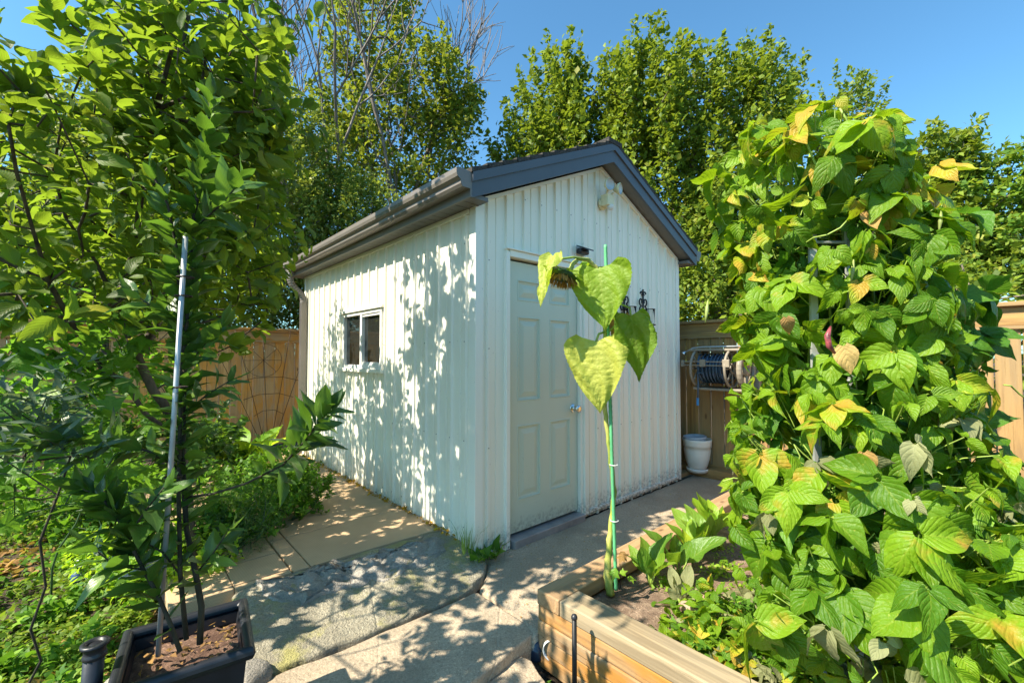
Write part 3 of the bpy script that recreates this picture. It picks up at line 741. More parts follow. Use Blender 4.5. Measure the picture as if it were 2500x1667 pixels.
def sconce(u, label):
    r = thing('wall_sconce', label, 'candle holder', S(u, -.02, 1.72), ANG, 'iron candle brackets on the shed wall')
    mb = MB(); y = -.022
    mb.tube([(u, y, 1.66), (u, y, 2.06)], .009, 6)
    def spiral(cx, cz, R, a0, a1, n=16):
        return [(cx+R*(1-.7*i/n)*math.cos(a0+(a1-a0)*i/n), y, cz+R*(1-.7*i/n)*math.sin(a0+(a1-a0)*i/n)) for i in range(n+1)]
    for sx in (-1, 1):
        mb.tube(spiral(u+sx*.026, 2.03, .028, 0 if sx > 0 else math.pi, (4.8 if sx > 0 else math.pi-4.8)), .0075, 5)
        mb.tube(spiral(u+sx*.036, 1.95, .042, -math.pi/2, -math.pi/2+sx*5.5), .008, 5)
        mb.tube(spiral(u+sx*.034, 1.865, .038, math.pi/2, math.pi/2-sx*5.5), .008, 5)
        mb.tube(spiral(u+sx*.034, 1.775, .038, math.pi/2, math.pi/2-sx*5.5), .008, 5)
        mb.tube(spiral(u+sx*.028, 1.70, .030, -math.pi/2, -math.pi/2+sx*5.5), .008, 5)
    mb.lathe([(.0001, 0), (.012, .004), (.008, .016), (.0001, .02)], (u, y, 2.06), 8)
    mb.tube([(u, y, 1.72), (u, -.06, 1.70), (u, -.10, 1.705)], .006, 6); mb.torus((u, -.10, 1.71), .05, .006, (0, 0, 1), 20, 6)
    mb.build('bracket', M['iron'], r, xf=S, smooth=True)
    mb = MB(); mb.lathe([(.0001, 0), (.038, .002), (.046, .02), (.047, .15), (.0455, .15), (.0445, .02), (.036, .005), (.0001, .004)], (u, -.10, 1.715), 24); mb.build('glass_cup', M['glass'], r, xf=S, smooth=True)
    mb = MB(); mb.torus((u, -.10, 1.866), .048, .004, (0, 0, 1), 24, 6); mb.build('rim', M['rust'], r, xf=S, smooth=True)
sconce(2.13, 'black scroll iron candle bracket with glass cup nearer the right shed corner')
sconce(1.79, 'black scroll iron candle bracket half hidden behind the sunflower leaves')
# ================================================================== FENCES
def fence(name, label, mat, place, segs, L0, L1, posts, H=1.82, gap=.006, face=0, rootp=None):
    r = thing(name, label, 'fence', rootp)
    mb = MB(); x = L0
    while x < L1:
        mb.box((x, .0, .05+random.random()*.004), (x+.140, .018, H-.215)); x += .140+gap+random.random()*.003
    mb.build('vertical_boards', mat, r, xf=place, bevel=.003)
    mb = MB(); mb.box((L0, -.004, H-.185), (L1, .030, H-.035)); mb.build('top_board', mat, r, xf=place, bevel=.003)
    mb = MB(); mb.box((L0, -.030, H-.213), (L1, .045, H-.187)); mb.box((L0, -.020, .03), (L1, -.001, .13)); mb.build('rail', mat, r, xf=place, bevel=.003)
    mb = MB(); mb.box((L0, -.055, H-.034), (L1, .085, H)); mb.build('cap_rail', mat, r, xf=place, bevel=.004)
    for p in posts:
        mb = MB(); mb.box((p, -.06, -.1), (p+.092, .07, H+.05)); mb.build('post', mat, r, xf=place, bevel=.004)
    return r
fence('back_fence', 'orange cedar board fence behind the left garden and the trellis', M['fence'], lambda a, b, z: S(a, 5.13+b, z), 0, -7.0, 3.34, [-6.4, -4.4, -2.42, 1.4], rootp=S(0, 5.13, 0), gap=.004)
fence('side_fence', 'brown cedar board fence with gaps behind the hose reel and bean plant', M['fence2'], lambda a, b, z: S(3.35+b, a, z), 0, -6.0, 5.12, [-5.2, -2.95, -.66, 1.6], rootp=S(3.35, 0, 0), gap=.008)
mb = MB(); mb.box((3.20, -.64, .0), (3.30, .9, .10)); mb.box((2.92, .0, .01), (3.19, .11, .05)); o = mb.build('sill_timber', M['fence2'], xf=S, bevel=.004); tag(o, 'dark timber lying at the foot of the brown fence behind the shed corner', 'timber')
# ================================================================== HOSE REEL
def SH_(u, v, z): return S(u, v-.14, z)
hr = thing('hose_reel', 'wall mounted hose reel with taupe wheels and dark blue hose on the brown fence', 'hose reel', S(3.30, -.30, 1.0), ANG)
hv0, hv1, hz, hu = -.02, -.60, 1.26, 3.02       # reel axis along v
axv = (0, 1, 0)
def wheel(mb, v_, R, u=hu):
    mb.torus((u, v_, hz), R, .014, axv, 28, 8); mb.torus((u, v_, hz), .045, .013, axv, 16, 8)
    for k in range(8):
        t = k*math.pi/4; mb.tube([(u+.045*math.cos(t), v_, hz+.045*math.sin(t)), (u+R*math.cos(t), v_, hz+R*math.sin(t))], .010, 6)
for v_, R in ((-.04, .20), (-.40, .20)):
    mb = MB(); wheel(mb, v_, R); mb.build('reel_wheel', M['taupe'], hr, xf=SH_, smooth=True)
mb = MB(); mb.lathe([(.09, 0), (.09, .33)], (hu, -.39, hz), 24, axv); mb.build('drum', M['black'], hr, xf=SH_, smooth=True)
mb = MB(); pts = []
for lay in range(3):
    for i in range(7*20):
        t = i/20; f_ = t/7; v_ = -.08-.29*(f_ if lay % 2 == 0 else 1-f_); R = .112+.022*lay
        pts.append((hu+R*math.cos(2*math.pi*t), v_+.01*math.sin(t*7), hz+R*math.sin(2*math.pi*t)))
pts += [(hu-.16, -.10, hz-.05), (hu-.17, -.11, hz-.18), (hu-.165, -.10, hz-.32)]
mb.tube(pts, .0095, 7); mb.build('hose', M['hose'], hr, xf=SH_, smooth=True)
mb = MB(); mb.tube([(hu-.165, -.10, hz-.32), (hu-.165, -.10, hz-.40)], .014, 8); mb.build('connector', M['blue'], hr, xf=SH_)
mb = MB(); mb.torus((hu, -.54, hz), .19, .03, axv, 28, 8); mb.torus((hu, -.54, hz), .05, .03, axv, 16, 8)
for k in range(3):
    t = k*2*math.pi/3+.5; mb.tube([(hu+.05*math.cos(t), -.54, hz+.05*math.sin(t)), (hu+.19*math.cos(t), -.54, hz+.19*math.sin(t))], .024, 6)
mb.box((hu-.10, -.60, hz+.19), (hu+.26, .02, hz+.215)); mb.box((hu-.10, -.60, hz-.235), (hu+.26, -.02, hz-.21)); mb.box((hu+.20, -.60, hz-.21), (hu+.26, -.5, hz+.19))
mb.box((hu+.20, -.04, hz-.21), (hu+.26, .04, hz+.19))
mb.build('frame', M['taupe'], hr, xf=SH_, bevel=.006)
mb = MB(); mb.box((hu-.205, .035, hz+.02), (hu-.175, .065, hz+.09)); mb.box((hu-.205, -.20, hz+.02), (hu-.175, -.14, hz+.10)); mb.box((hu-.205, -.45, hz+.02), (hu-.175, -.38, hz+.10)); mb.tube([(hu-.19, .05, hz+.075), (hu-.19, -.42, hz+.075)], .007, 6); mb.tube([(hu-.19, .05, hz+.035), (hu-.19, -.42, hz+.035)], .007, 6)
mb.build('hose_guide', M['taupe'], hr, xf=SH_, bevel=.004)
wd = thing('spray_wand', 'grey metal spray wand resting across the top of the hose reel', 'spray wand', S(3.0, -.2, 1.43), ANG)
mb = MB(); mb.tube([(2.98, -.55, 1.50), (2.98, -.10, 1.496), (2.97, .0, 1.485), (2.95, .08, 1.44)], .008, 8); mb.build('tube', M['metal'], wd, xf=SH_, smooth=True)
mb = MB(); mb.lathe([(.008, 0), (.028, .02), (.032, .035), (.0001, .038)], (2.95, .08, 1.445), 14, (-.3, .5, -.8)); mb.build('spray_head', M['chrome'], wd, xf=SH_, smooth=True)
mb = MB(); mb.tube([(2.98, -.54, 1.50), (2.98, -.72, 1.51)], .014, 8); mb.build('grip', M['black'], wd, xf=SH_)
# ================================================================== POTS
wp = thing('flower_pot', 'cream white rimmed flower pot behind the right shed corner', 'flower pot', (2.16, 5.12, .05))
mb = MB(); mb.lathe([(.0001, 0), (.085, 0), (.102, .02), (.132, .12), (.146, .22), (.145, .26), (.152, .262), (.154, .29), (.158, .325), (.160, .35), (.152, .35), (.147, .30), (.140, .26), (.0001, .24)], (2.16, 5.12, .085), 32); mb.build('pot_body', M['whitepot'], wp, smooth=True)
mb = MB(); mb.lathe([(.0001, 0), (.105, .0), (.12, .02), (.122, .045), (.11, .045), (.105, .02), (.0001, .02)], (2.16, 5.12, .055), 32); mb.build('saucer', M['whitepot'], wp, smooth=True)
mb = MB(); mb.lathe([(.07, -.10), (.126, .12), (.128, .135), (.12, .135), (.06, -.09), (.0001, -.09)], (2.14, 5.12, .33), 28, (-.06, 0, 1)); o = mb.build('inner_pot', M['greypot'], smooth=True); tag(o, 'light grey plastic pot nested inside the cream flower pot', 'flower pot')
# ================================================================== RAISED BED
BU, BV, BT = -.24, -.836, .22
bed = thing('raised_bed', 'raised garden bed edged with stacked cedar timbers in front of the shed', 'raised bed', S(1.5, -2, 0), ANG)
for k in range(5):
    z1_ = BT-.0-.0755*k; z0_ = z1_-.0735; j = .004*(k % 2)
    mb = MB(); mb.box((BU+j, BV-.09 if k % 2 == 0 else BV-.0, z0_), (BU+.14 if k == 0 else BU+.10, -4.2, z1_)) if False else None
    mb.box((BU+j, -4.2, z0_), (BU+(.145 if k == 0 else .10), BV-(.148 if k == 0 else .0), z1_))
    mb.build('timber', M['timber_top'] if k == 0 else M['timber'], bed, xf=S, bevel=.006)
    mb = MB(); mb.box((BU-.003 if k == 0 else BU+.102, BV-(.145 if k == 0 else .09), z0_+.001), (3.28, BV, z1_+.002 if k == 0 else z1_))
    mb.build('timber', M['plank'] if k == 0 else M['timber'], bed, xf=S, bevel=.006)
def bedz(u, v): return .125+.014*hnoise(u*4, v*4)+.006*hnoise(u*17, v*15)
mb = MB(); us = np.arange(BU+.09, 3.3, .06); vsq = np.arange(-4.2, BV-.07, .06)
mb.add([(a, b, bedz(a, b)) for b in vsq for a in us], [(j*len(us)+i, j*len(us)+i+1, (j+1)*len(us)+i+1, (j+1)*len(us)+i) for j in range(len(vsq)-1) for i in range(len(us)-1)])
struct(mb.build('garden_soil', M['bedsoil'], xf=S, smooth=True))
def rock(name, label, c, r, seed, mat, flat=.5, cat='stone', xf=None):
    rr = np.random.default_rng(seed); mb = MB(); n = 14; prof = []
    vs = []; rows = 8
    ph = rr.random(6)*6
    for i in range(rows+1):
        th = math.pi*i/rows
        for k in range(n):
            t = 2*math.pi*k/n; q = 1+.14*math.sin(2*t+ph[0])+.10*math.sin(3*t+ph[1]+th*2)+.06*math.sin(5*t+ph[2]+th*3)
            sn = math.sin(th)**.6
            vs.append((c[0]+r[0]*q*sn*math.cos(t), c[1]+r[1]*q*sn*math.sin(t), c[2]+r[2]*np.sign(math.cos(th))*abs(math.cos(th))**flat))
    mb.add(vs, [(i*n+k, i*n+(k+1) % n, (i+1)*n+(k+1) % n, (i+1)*n+k) for i in range(rows) for k in range(n)][::1])
    mb.f = [f[::-1] for f in mb.f]
    o = mb.build(name, mat, smooth=True, xf=xf); return tag(o, label, cat)
p = G(1735, 1475, .15); rock('stepping_stone', 'flat pink stone lying in the raised bed near the bean leaves', (p[0], p[1], .15), (.14, .10, .03), 3, M['pinkstone'], .35)
p = G(1880, 1390, .15); rock('stepping_stone', 'pink paving stone half covered by bean leaves in the bed', (p[0], p[1], .155), (.12, .12, .03), 4, M['pinkstone'], .35)
p = G(600, 1650, .0); rock('garden_rock', 'rough grey rock beside the right foot of the black planter', (p[0]+.02, p[1]-.02, -.03), (.10, .09, .09), 5, M['rock'], .8)
p = G(290, 1660, .05); rock('garden_rock', 'small pale stone at the left foot of the black planter', (p[0], p[1], .0), (.06, .08, .07), 6, M['rock'], .8)
# little finds by the bed corner
dp = thing('drain_pipe', 'short white drain pipe poking out below the bed timbers', 'pipe', G(1350, 1582, -.06))
c = G(1352, 1580, -.05); axd = -U*.8-V*.6; mb = MB(); mb.lathe([(.052, -.10), (.052, .03), (.048, .03), (.048, -.10)], c, 24, axd); mb.build('pipe_shell', M['white'], dp, smooth=True)
mb = MB(); mb.lathe([(.0475, -.02), (.0001, -.02)], c, 24, axd); mb.build('pipe_inside', M['iron'], dp)
c = G(1308, 1598, -.12); so = thing('solar_lamp', 'small dark ribbed solar lamp cap lying on the soil by the slab corner', 'lamp', c)
mb = MB(); mb.lathe([(.0001, .075), (.022, .074), (.030, .066), (.031, .056), (.036, .052), (.043, .03), (.045, .0), (.040, -.01)], c, 18, (0, 0, 1)); mb.build('cap', plain('smoky_cap', (.02, .035, .06), .15), so, smooth=True)
def rod(name, label, cat, pts, r, mat, cap=None):
    t = thing(name, label, cat, pts[0]); mb = MB(); mb.tube(pts, r, 12); mb.build('shaft', mat, t, smooth=True)
    if cap:
        mb = MB(); mb.lathe(cap[0], pts[-1], 16); mb.build('tip', cap[1], t, smooth=True)
    return t
b_ = S(-.34, -1.16, 0); rod('garden_stake', 'thin black metal stake standing against the bed timbers', 'stake', [b_-Z*.25, b_+Z*.262], .011, M['iron'], ([(.0001, .012), (.010, .008), (.014, 0), (.014, -.008), (.011, -.012)], M['black']))
c = W(232, 1572, 1.40); rod('irrigation_pipe', 'black plastic pipe with flared rim standing left of the planter', 'pipe', [(c[0]-.03, c[1], -.05), c], .026, M['black'], ([(.027, -.04), (.030, -.038), (.030, -.028), (.027, -.024), (.027, -.008), (.036, -.002), (.036, .006), (.022, .008), (.02, -.03), (.0001, -.03)], M['black']))
# ================================================================== PLANTER + BAY TREE
PC = np.array([-1.13, 1.55, 0]); ex = np.array([.82, .57, 0]); ey = np.array([-.57, .82, 0]); PZ = .42
def PX(a, b, z): return PC+ex*a*.93+ey*b*.93+Z*z
pl = thing('planter', 'square black plastic planter with rolled rim holding the bay tree', 'planter', PC, math.atan2(.57, .82))
mb = MB(); r0, r1, t = .145, .180, .012
def ringv(r, z): return [(-r, -r, z), (r, -r, z), (r, r, z), (-r, r, z)]
vs = ringv(r0, -.04)+ringv(r1, PZ-.035)+ringv(r1-t, PZ-.035)+ringv(r1-t-.006, PZ-.07)
fs = [(3, 2, 1, 0)]
for a in range(3): fs += [(a*4+k, a*4+(k+1) % 4, a*4+4+(k+1) % 4, a*4+4+k) for k in range(4)]
mb.add(vs, fs)
mb.build('planter_box', M['black'], pl, xf=PX)
mb = MB(); r = .187; prof = [(-.010, -.045), (.012, -.042), (.020, -.022), (.016, -.004), (.0, .002), (-.014, -.004), (-.018, -.014)]
vs = []
for (o_, h) in prof: vs += ringv(r+o_, PZ+h)
mb.add(vs, [(a*4+k, a*4+(k+1) % 4, a*4+4+(k+1) % 4, a*4+4+k) for a in range(len(prof)-1) for k in range(4)])
mb.build('rim', M['black'], pl, xf=PX, bevel=.010, seg=3)
mb = MB(); n = 14; gg = np.linspace(-.172, .172, n)
mb.add([(a, b, PZ-.075+.010*hnoise(a*30, b*30)+RNG.normal(0, .003)) for b in gg for a in gg], [(j*n+i, j*n+i+1, (j+1)*n+i+1, (j+1)*n+i) for j in range(n-1) for i in range(n-1)])
mb.build('potting_soil', soil('potting_soil', (.09, .045, .03), (.36, .22, .15)), pl, xf=PX, smooth=True)
def leafy(name, mat, parent, stems, per_m, size, temps, splay=1.0, droop=0.0, start=.25, jit=.35, upn=.5, whorl=False):
    P = []; D = []; N = []; Sz = []; ph = random.random()*6
    for st in stems:
        st = [np.array(q, float) for q in st]; L = [np.linalg.norm(st[i+1]-st[i]) for i in range(len(st)-1)]; T = sum(L)
        s_ = T*start
        while s_ < T:
            q = s_; i = 0
            while i < len(L)-1 and q > L[i]: q -= L[i]; i += 1
            p = st[i]+(st[i+1]-st[i])*q/L[i]; d = unit(st[i+1]-st[i])
            a = np.cross(d, [0, 0, 1.0]); a = a/(np.linalg.norm(a)+1e-6) if np.linalg.norm(a) > .05 else np.array([1.0, 0, 0]); b = np.cross(d, a)
            ph += 2.4+random.gauss(0, .3); rad = a*math.cos(ph)+b*math.sin(ph)
            frac = s_/T; sp = splay*(1.15-.6*frac)
            dd = unit(d*.75+rad*sp+RNG.normal(0, jit*.4, 3)-Z*droop)
            P.append(p); D.append(dd); N.append(unit(np.cross(np.cross(dd, d), dd)*1.0+Z*upn+RNG.normal(0, jit, 3))); Sz.append(size*(.7+.5*random.random())*(1.0 if frac < .85 else .75))
            s_ += 1/per_m*(.7+.6*random.random())
        P.append(st[-1]); D.append(unit(st[-1]-st[-2]+RNG.normal(0, .01, 3))); N.append(RNG.normal(0, 1, 3)); Sz.append(size*.7)
    return scatter(name, temps, P, D, N, Sz, mat, parent)
P = [PX(random.uniform(-.15, .15), random.uniform(-.15, .15), PZ-.055+random.random()*.012) for _ in range(90)]
tag(scatter('fallen_leaves', T_quad, P, RNG.normal(0, 1, (90, 3))*[1, 1, .3], RNG.normal(0, .4, (90, 3))+[0, 0, 1], .022*(.4+RNG.random(90)), M['dry']), 'small dry leaf scraps on the soil inside the black planter', 'leaf litter', None, 'stuff')
bay = thing('bay_tree', 'young bay tree with long dark glossy leaves tied to a metal pole', 'tree', PX(0, 0, PZ-.08))
B1 = [W(488, 1570, 1.53), W(492, 1480, 1.53), W(478, 1400, 1.53), W(455, 1290, 1.54), W(447, 1150, 1.55), W(448, 1000, 1.55), W(452, 850, 1.55), W(460, 700, 1.54), W(470, 560, 1.52), W(490, 420, 1.50), W(510, 300, 1.48), W(515, 240, 1.47)]
B2 = [W(440, 1590, 1.44), W(415, 1520, 1.44), W(385, 1450, 1.43), W(350, 1390, 1.42), W(310, 1310, 1.40), W(285, 1260, 1.38), W(250, 1215, 1.36), W(200, 1190, 1.34)]
B3 = [W(447, 1215, 1.55), W(520, 1205, 1.5), W(600, 1180, 1.46), W(690, 1135, 1.42), W(750, 1070, 1.40), W(800, 1000, 1.38)]
B4 = [W(455, 1560, 1.50), W(440, 1400, 1.50), W(436, 1200, 1.52), W(440, 1000, 1.53), W(442, 800, 1.53), W(430, 600, 1.50), W(410, 500, 1.46), W(370, 420, 1.42)]
B5 = [W(470, 560, 1.52), W(540, 500, 1.46), W(590, 440, 1.43)]
B6 = [W(447, 1150, 1.55), W(360, 1100, 1.48), W(260, 1080, 1.42), W(170, 1070, 1.36), W(80, 1080, 1.3)]
B7 = [W(450, 900, 1.55), W(500, 840, 1.55), W(540, 800, 1.55)]; B8 = [W(452, 820, 1.55), W(390, 760, 1.52), W(330, 720, 1.5)]
B9 = [W(310, 1310, 1.40), W(360, 1240, 1.38), W(400, 1190, 1.36)]; B10 = [W(448, 1010, 1.55), W(510, 960, 1.55), W(560, 930, 1.56)]
B11 = [W(350, 1390, 1.42), W(280, 1380, 1.38), W(220, 1330, 1.36)]
mb = MB()
for st, a, b in ((B1, .014, .004), (B2, .010, .003), (B3, .006, .003), (B4, .011, .003), (B5, .005, .002), (B6, .006, .002), (B7, .004, .002), (B8, .004, .002), (B9, .004, .002), (B10, .004, .002), (B11, .004, .002), ([W(478, 1400, 1.53), W(520, 1350, 1.50), W(560, 1290, 1.48)], .004, .002), ([W(438, 1400, 1.50), W(400, 1350, 1.46), W(350, 1320, 1.44)], .004, .002)):
    mb.tube(st, list(np.linspace(a*.72, b, len(st))), 8)
mb.build('trunk', M['baybark'], bay, smooth=True)
leafy('crown', M['bay'], bay, [B1[2:], B1[6:], B4[2:]], 62, .115, T_bay, 1.1, .1, .1)
leafy('crown', M['bay'], bay, [B2[1:], B2[3:], B3[2:], B3[3:], B5, B6[1:], B6, B7, B8, B9, B10, B11], 62, .118, T_bay, .9, .05, .15)
leafy('crown', M['bay'], bay, [B1[1:6], B4[1:5], B2], 26, .10, T_bay, 1.5, .1, .12)
B12 = [W(478, 1400, 1.53), W(520, 1350, 1.50), W(560, 1290, 1.48)]; B13 = [W(438, 1400, 1.50), W(400, 1350, 1.46), W(350, 1320, 1.44)]
leafy('crown', M['bay'], bay, [B12, B13], 55, .10, T_bay, .9, .1, .1)
po = thing('support_pole', 'galvanised metal pole staking the bay tree', 'pole', W(388, 1560, 1.55))
mb = MB(); mb.tube([W(386, 1600, 1.50), W(420, 1090, 1.46), W(453, 578, 1.46)], .0078, 12); mb.build('tube', M['metal'], po, smooth=True)
for (x, y) in ((444, 676), (439, 722), (428, 945), (414, 1165)):
    mb = MB(); c = W(x, y, 1.468); mb.torus(c+np.array([.006, .008, 0]), .024, .003, (.1, 0, 1), 14, 5); mb.build('tie', M['rust'], po, smooth=True)
mb = MB(); mb.tube([W(290, 1412, 1.40), W(330, 1398, 1.41), W(408, 1362, 1.53)], .004, 5); mb.tube([W(300, 1408, 1.40), W(350, 1380, 1.43), W(408, 1357, 1.53)], .004, 5); mb.build('plastic_tie', M['white'], po)
# ================================================================== APPLE TREE
def tree(name, label, cat, skel, anchors, leafspec, tmat, lmat, rtip=.004, step=.25, temps=T_apple, rmax=.2, nside=6, parts=('trunk', 'crown'), dead=None, rpow=2.4, wob=.05):
    r = thing(name, label, cat, skel[0][0]); mb = MB()
    ends, dirs = colonize(mb, skel, anchors, rtip, rpow, step, wob, nside, rmax)
    mb.build('trunk', tmat, r, smooth=True)
    if leafspec:
        P, D, N, Sz = leafspec(ends, dirs); scatter('crown', temps, P, D, N, Sz, lmat, r)
    return r
def twigs(ends, dirs, n, L, size, up=.5, out=None, spread=.9, droop=0.0, jit=.5):
    P = []; D = []; N = []; Sz = []
    for e, d in zip(ends, dirs):
        td = unit(d+Z*up+RNG.normal(0, .35, 3)); 
        for i in range(n):
            s_ = (i/n)*L-L*.25; ph = 2.4*i+random.random(); a = unit(np.cross(td, RNG.normal(0, 1, 3))); 
            dd = unit(td*.45+a*spread-Z*droop); P.append(e+td*s_+RNG.normal(0, .01, 3)); D.append(dd)
            N.append(unit(td+Z*.5+RNG.normal(0, jit, 3))); Sz.append(size*(.65+.6*random.random()))
    return np.array(P), np.array(D), np.array(N), np.array(Sz)
T0 = [W(475, 1400, 2.75), W(465, 1300, 2.72), W(458, 1200, 2.70), W(440, 1080, 2.66)]
LA = [W(458, 1200, 2.70), W(428, 1065, 2.62), W(353, 1008, 2.5), W(303, 930, 2.4), W(250, 900, 2.35), W(200, 836, 2.3), W(171, 780, 2.25), W(120, 690, 2.15), W(80, 560, 2.0), W(40, 420, 1.85), W(20, 300, 1.75)]
LB = [W(440, 1080, 2.66), W(400, 985, 2.6), W(375, 955, 2.55), W(335, 871, 2.5), W(310, 807, 2.45), W(285, 745, 2.4), W(235, 640, 2.3), W(160, 530, 2.2), W(130, 420, 2.1), W(150, 300, 2.0), W(200, 180, 1.9)]
LC = [W(335, 871, 2.5), W(400, 760, 2.6), W(450, 640, 2.65), W(500, 500, 2.65), W(520, 340, 2.6), W(540, 200, 2.55), W(560, 80, 2.5)]
LD = [W(285, 745, 2.4), W(330, 600, 2.35), W(350, 430, 2.25), W(380, 270, 2.15), W(420, 120, 2.05)]
LE = [W(120, 690, 2.15), W(-150, 560, 1.9), W(-450, 450, 1.6), W(-800, 330, 1.3)]
E_ap = [((-1.75, 2.2, 2.45), (.62, .80, .75)), ((-2.25, 2.0, 2.0), (.75, .9, .6)), ((-1.45, 2.55, 2.35), (.38, .5, .8)), ((-1.95, 1.3, 2.45), (.55, .6, .6)), ((-2.3, .8, 2.3), (.7, .7, .6)), ((-1.85, 2.6, 1.75), (.40, .5, .45)), ((-1.5, 2.1, 2.75), (.4, .5, .35)), ((-1.95, 2.45, 3.35), (.6, .7, .55)), ((-2.75, 3.45, 2.3), (.55, .6, .60)), ((-2.35, 3.1, 2.1), (.5, .5, .6))]
def keep_ap(p):
    lim = -.90-.28*max(0, p[1]-1.5)
    if p[0] > lim: return False
    X = p[0]/max(.3, p[1])
    if p[1] < 1.75 and RNG.random() < .80: return False
    if p[1] > .4 and X > -.535 and p[2] > 1.3: return False
    if p[2] < 1.45 and X > -.60: return False
    return np.linalg.norm(p-np.array([0, 0, 1.4])) > 1.25
anc = in_ell(E_ap, 500, .0, RNG, keep_ap)
tree('apple_tree', 'large leafy apple tree with forked bare limbs left of the shed', 'tree', [T0, LA, LB, LC, LD, LE], anc,
     lambda e, d: twigs(e, d, 12, .36, .094, .7), M['apbark'], M['apple'], .0035, .2, rmax=.045, rpow=2.5)
# tall leafy shoots of the same kind against the sky
# fruit tree further back, shading the far half of the shed side
E_p = [((-3.55, 4.2, 2.1), (.7, .65, .95)), ((-3.9, 3.5, 2.3), (.7, .6, .8)), ((-2.75, 4.35, 2.35), (.35, .35, .55))]
tree('pear_tree', 'small leafy fruit tree in front of the orange fence at far left', 'tree', [[(-3.6, 3.8, -.05), (-3.55, 3.85, .6), (-3.6, 3.9, 1.2), (-3.7, 3.9, 1.8), (-3.8, 3.8, 2.4)]], in_ell(E_p, 280, 0, RNG),
     lambda e, d: twigs(e, d, 11, .34, .075, .5), M['apbark'], M['apple'], .004, .25, rmax=.04)
# ================================================================== LEFT GARDEN
def shrub(name, label, cat, base, E, nanch, per, L, size, lmat, temps, up=.4, rt=.0025, tm=None, spread=.9, jit=.5, rmax=.015, keep=None):
    b = np.array(base, float); top = b+Z*.15
    return tree(name, label, cat, [[b, top]], in_ell(E, nanch, 0, RNG, keep), lambda e, d: twigs(e, d, per, L, size, up, None, spread, 0, jit), tm or M['darkstem'], lmat, rt, .12, temps, rmax, 5)
c = G(660, 1330, .0)
shrub('parsley_plant', 'dense mound of dark green parsley spilling over the paver edge', 'plant', (c[0]-.15, c[1], 0), [((c[0]-.10, c[1]+.05, .28), (.32, .42, .28)), ((c[0]-.25, c[1]+.45, .30), (.32, .35, .28)), ((c[0]-.2, c[1]-.25, .22), (.24, .22, .20)), ((c[0]+.08, c[1]+.35, .26), (.2, .3, .22))], 520, 18, .10, .038, M['herb'], T_lobe3, .5)
c = G(560, 1400, 0)
shrub('rosemary_plant', 'pale rosemary bush with upright needle sprigs beside the planter', 'plant', (c[0], c[1], 0), [((c[0]-.0, c[1]+.12, .26), (.24, .22, .28)), ((c[0]-.22, c[1]+.2, .26), (.2, .2, .25))], 190, 36, .18, .028, M['rosemary'], T_needle, 1.6, spread=.6)
c = G(420, 1440, 0)
shrub('mint_plant', 'bright green leafy mint clump behind the planter', 'plant', (c[0], c[1], 0), [((c[0], c[1], .14), (.36, .28, .20)), ((c[0]-.35, c[1]+.1, .16), (.28, .25, .16))], 240, 12, .12, .045, M['lime'], T_small, .7)
c = G(330, 1300, 0)
shrub('herb_plant', 'mass of bright green herb leaves below the apple limbs', 'plant', (c[0], c[1], 0), [((c[0], c[1], .25), (.6, .4, .25)), ((c[0]-.6, c[1]+.1, .3), (.5, .4, .3)), ((c[0]+.4, c[1]+.4, .22), (.3, .3, .22))], 260, 14, .16, .055, M['herb'], T_lobe3, .6)
E_v = [((-2.35, 2.25, 1.45), (.55, .5, .35)), ((-2.75, 2.7, 1.1), (.6, .5, .4)), ((-2.2, 2.0, .9), (.4, .4, .35))]
shrub('grape_vine', 'backlit vine with pale lobed leaves at the left edge', 'vine', (-2.7, 2.6, 0), E_v, 120, 7, .3, .13, M['vine'], T_lobe, .1, .0018, M['darkstem'], .9, .4, .006)
c = W(90, 1000, 1.35)
shrub('olive_shrub', 'grey green olive sprig with narrow leaves at the left edge', 'shrub', (c[0]-.1, c[1], -.03), [((c[0], c[1], c[2]-.06), (.20, .15, .17))], 26, 12, .20, .065, M['olive'], T_olive, .9, .0014, M['baybark'], rmax=.004)
c = G(640, 1200, 0)
shrub('camellia_shrub', 'low shrub with pointed mid green leaves before the orange fence', 'shrub', (c[0]-.3, c[1]+.2, 0), [((c[0]-.7, c[1]+.1, .40), (.55, .4, .38)), ((c[0]-1.4, c[1]-.1, .5), (.6, .4, .45))], 150, 12, .25, .085, M['bay'], T_apple, .6, .004)
# broad lime leaves (chard) by the fence
def rosette(name, label, c, n, L, mat, temps=T_chard, cat='plant', stemmat=None, lean=.35, group=None, ysc=1.0):
    r = thing(name, label, cat, c, 0, group); mb = MB(); P = []; D = []; N = []; Sz = []; c = np.array(c, float)
    for k in range(n):
        t = 2*math.pi*k/n+random.random()*.6; d = unit(np.array([math.cos(t)*lean*(.6+.8*random.random()), math.sin(t)*lean*(.6+.8*random.random()), 1])); l = L*(.6+.5*random.random())
        mb.tube([c, c+d*l*.25, c+d*l*.5+Z*.01], [.006, .005, .003], 5); P.append(c+d*l*.42); D.append(d+np.array([math.cos(t), math.sin(t), 0])*.15); N.append(np.array([-math.cos(t), -math.sin(t), .4])+RNG.normal(0, .5, 3)); Sz.append(l)
    mb.build('stem', stemmat or M['stem'], r, smooth=True); scatter('leaves', temps, P, D, N, Sz, mat, r); return r
c = G(600, 1165, 0); rosette('chard_plant', 'tall bright yellow green chard in front of the orange fence', c, 22, .50, M['lime'], lean=.55)
c = G(505, 1150, 0); rosette('chard_plant', 'lower dull green chard left of the bright one by the fence', c, 14, .42, M['chard'], lean=.6)
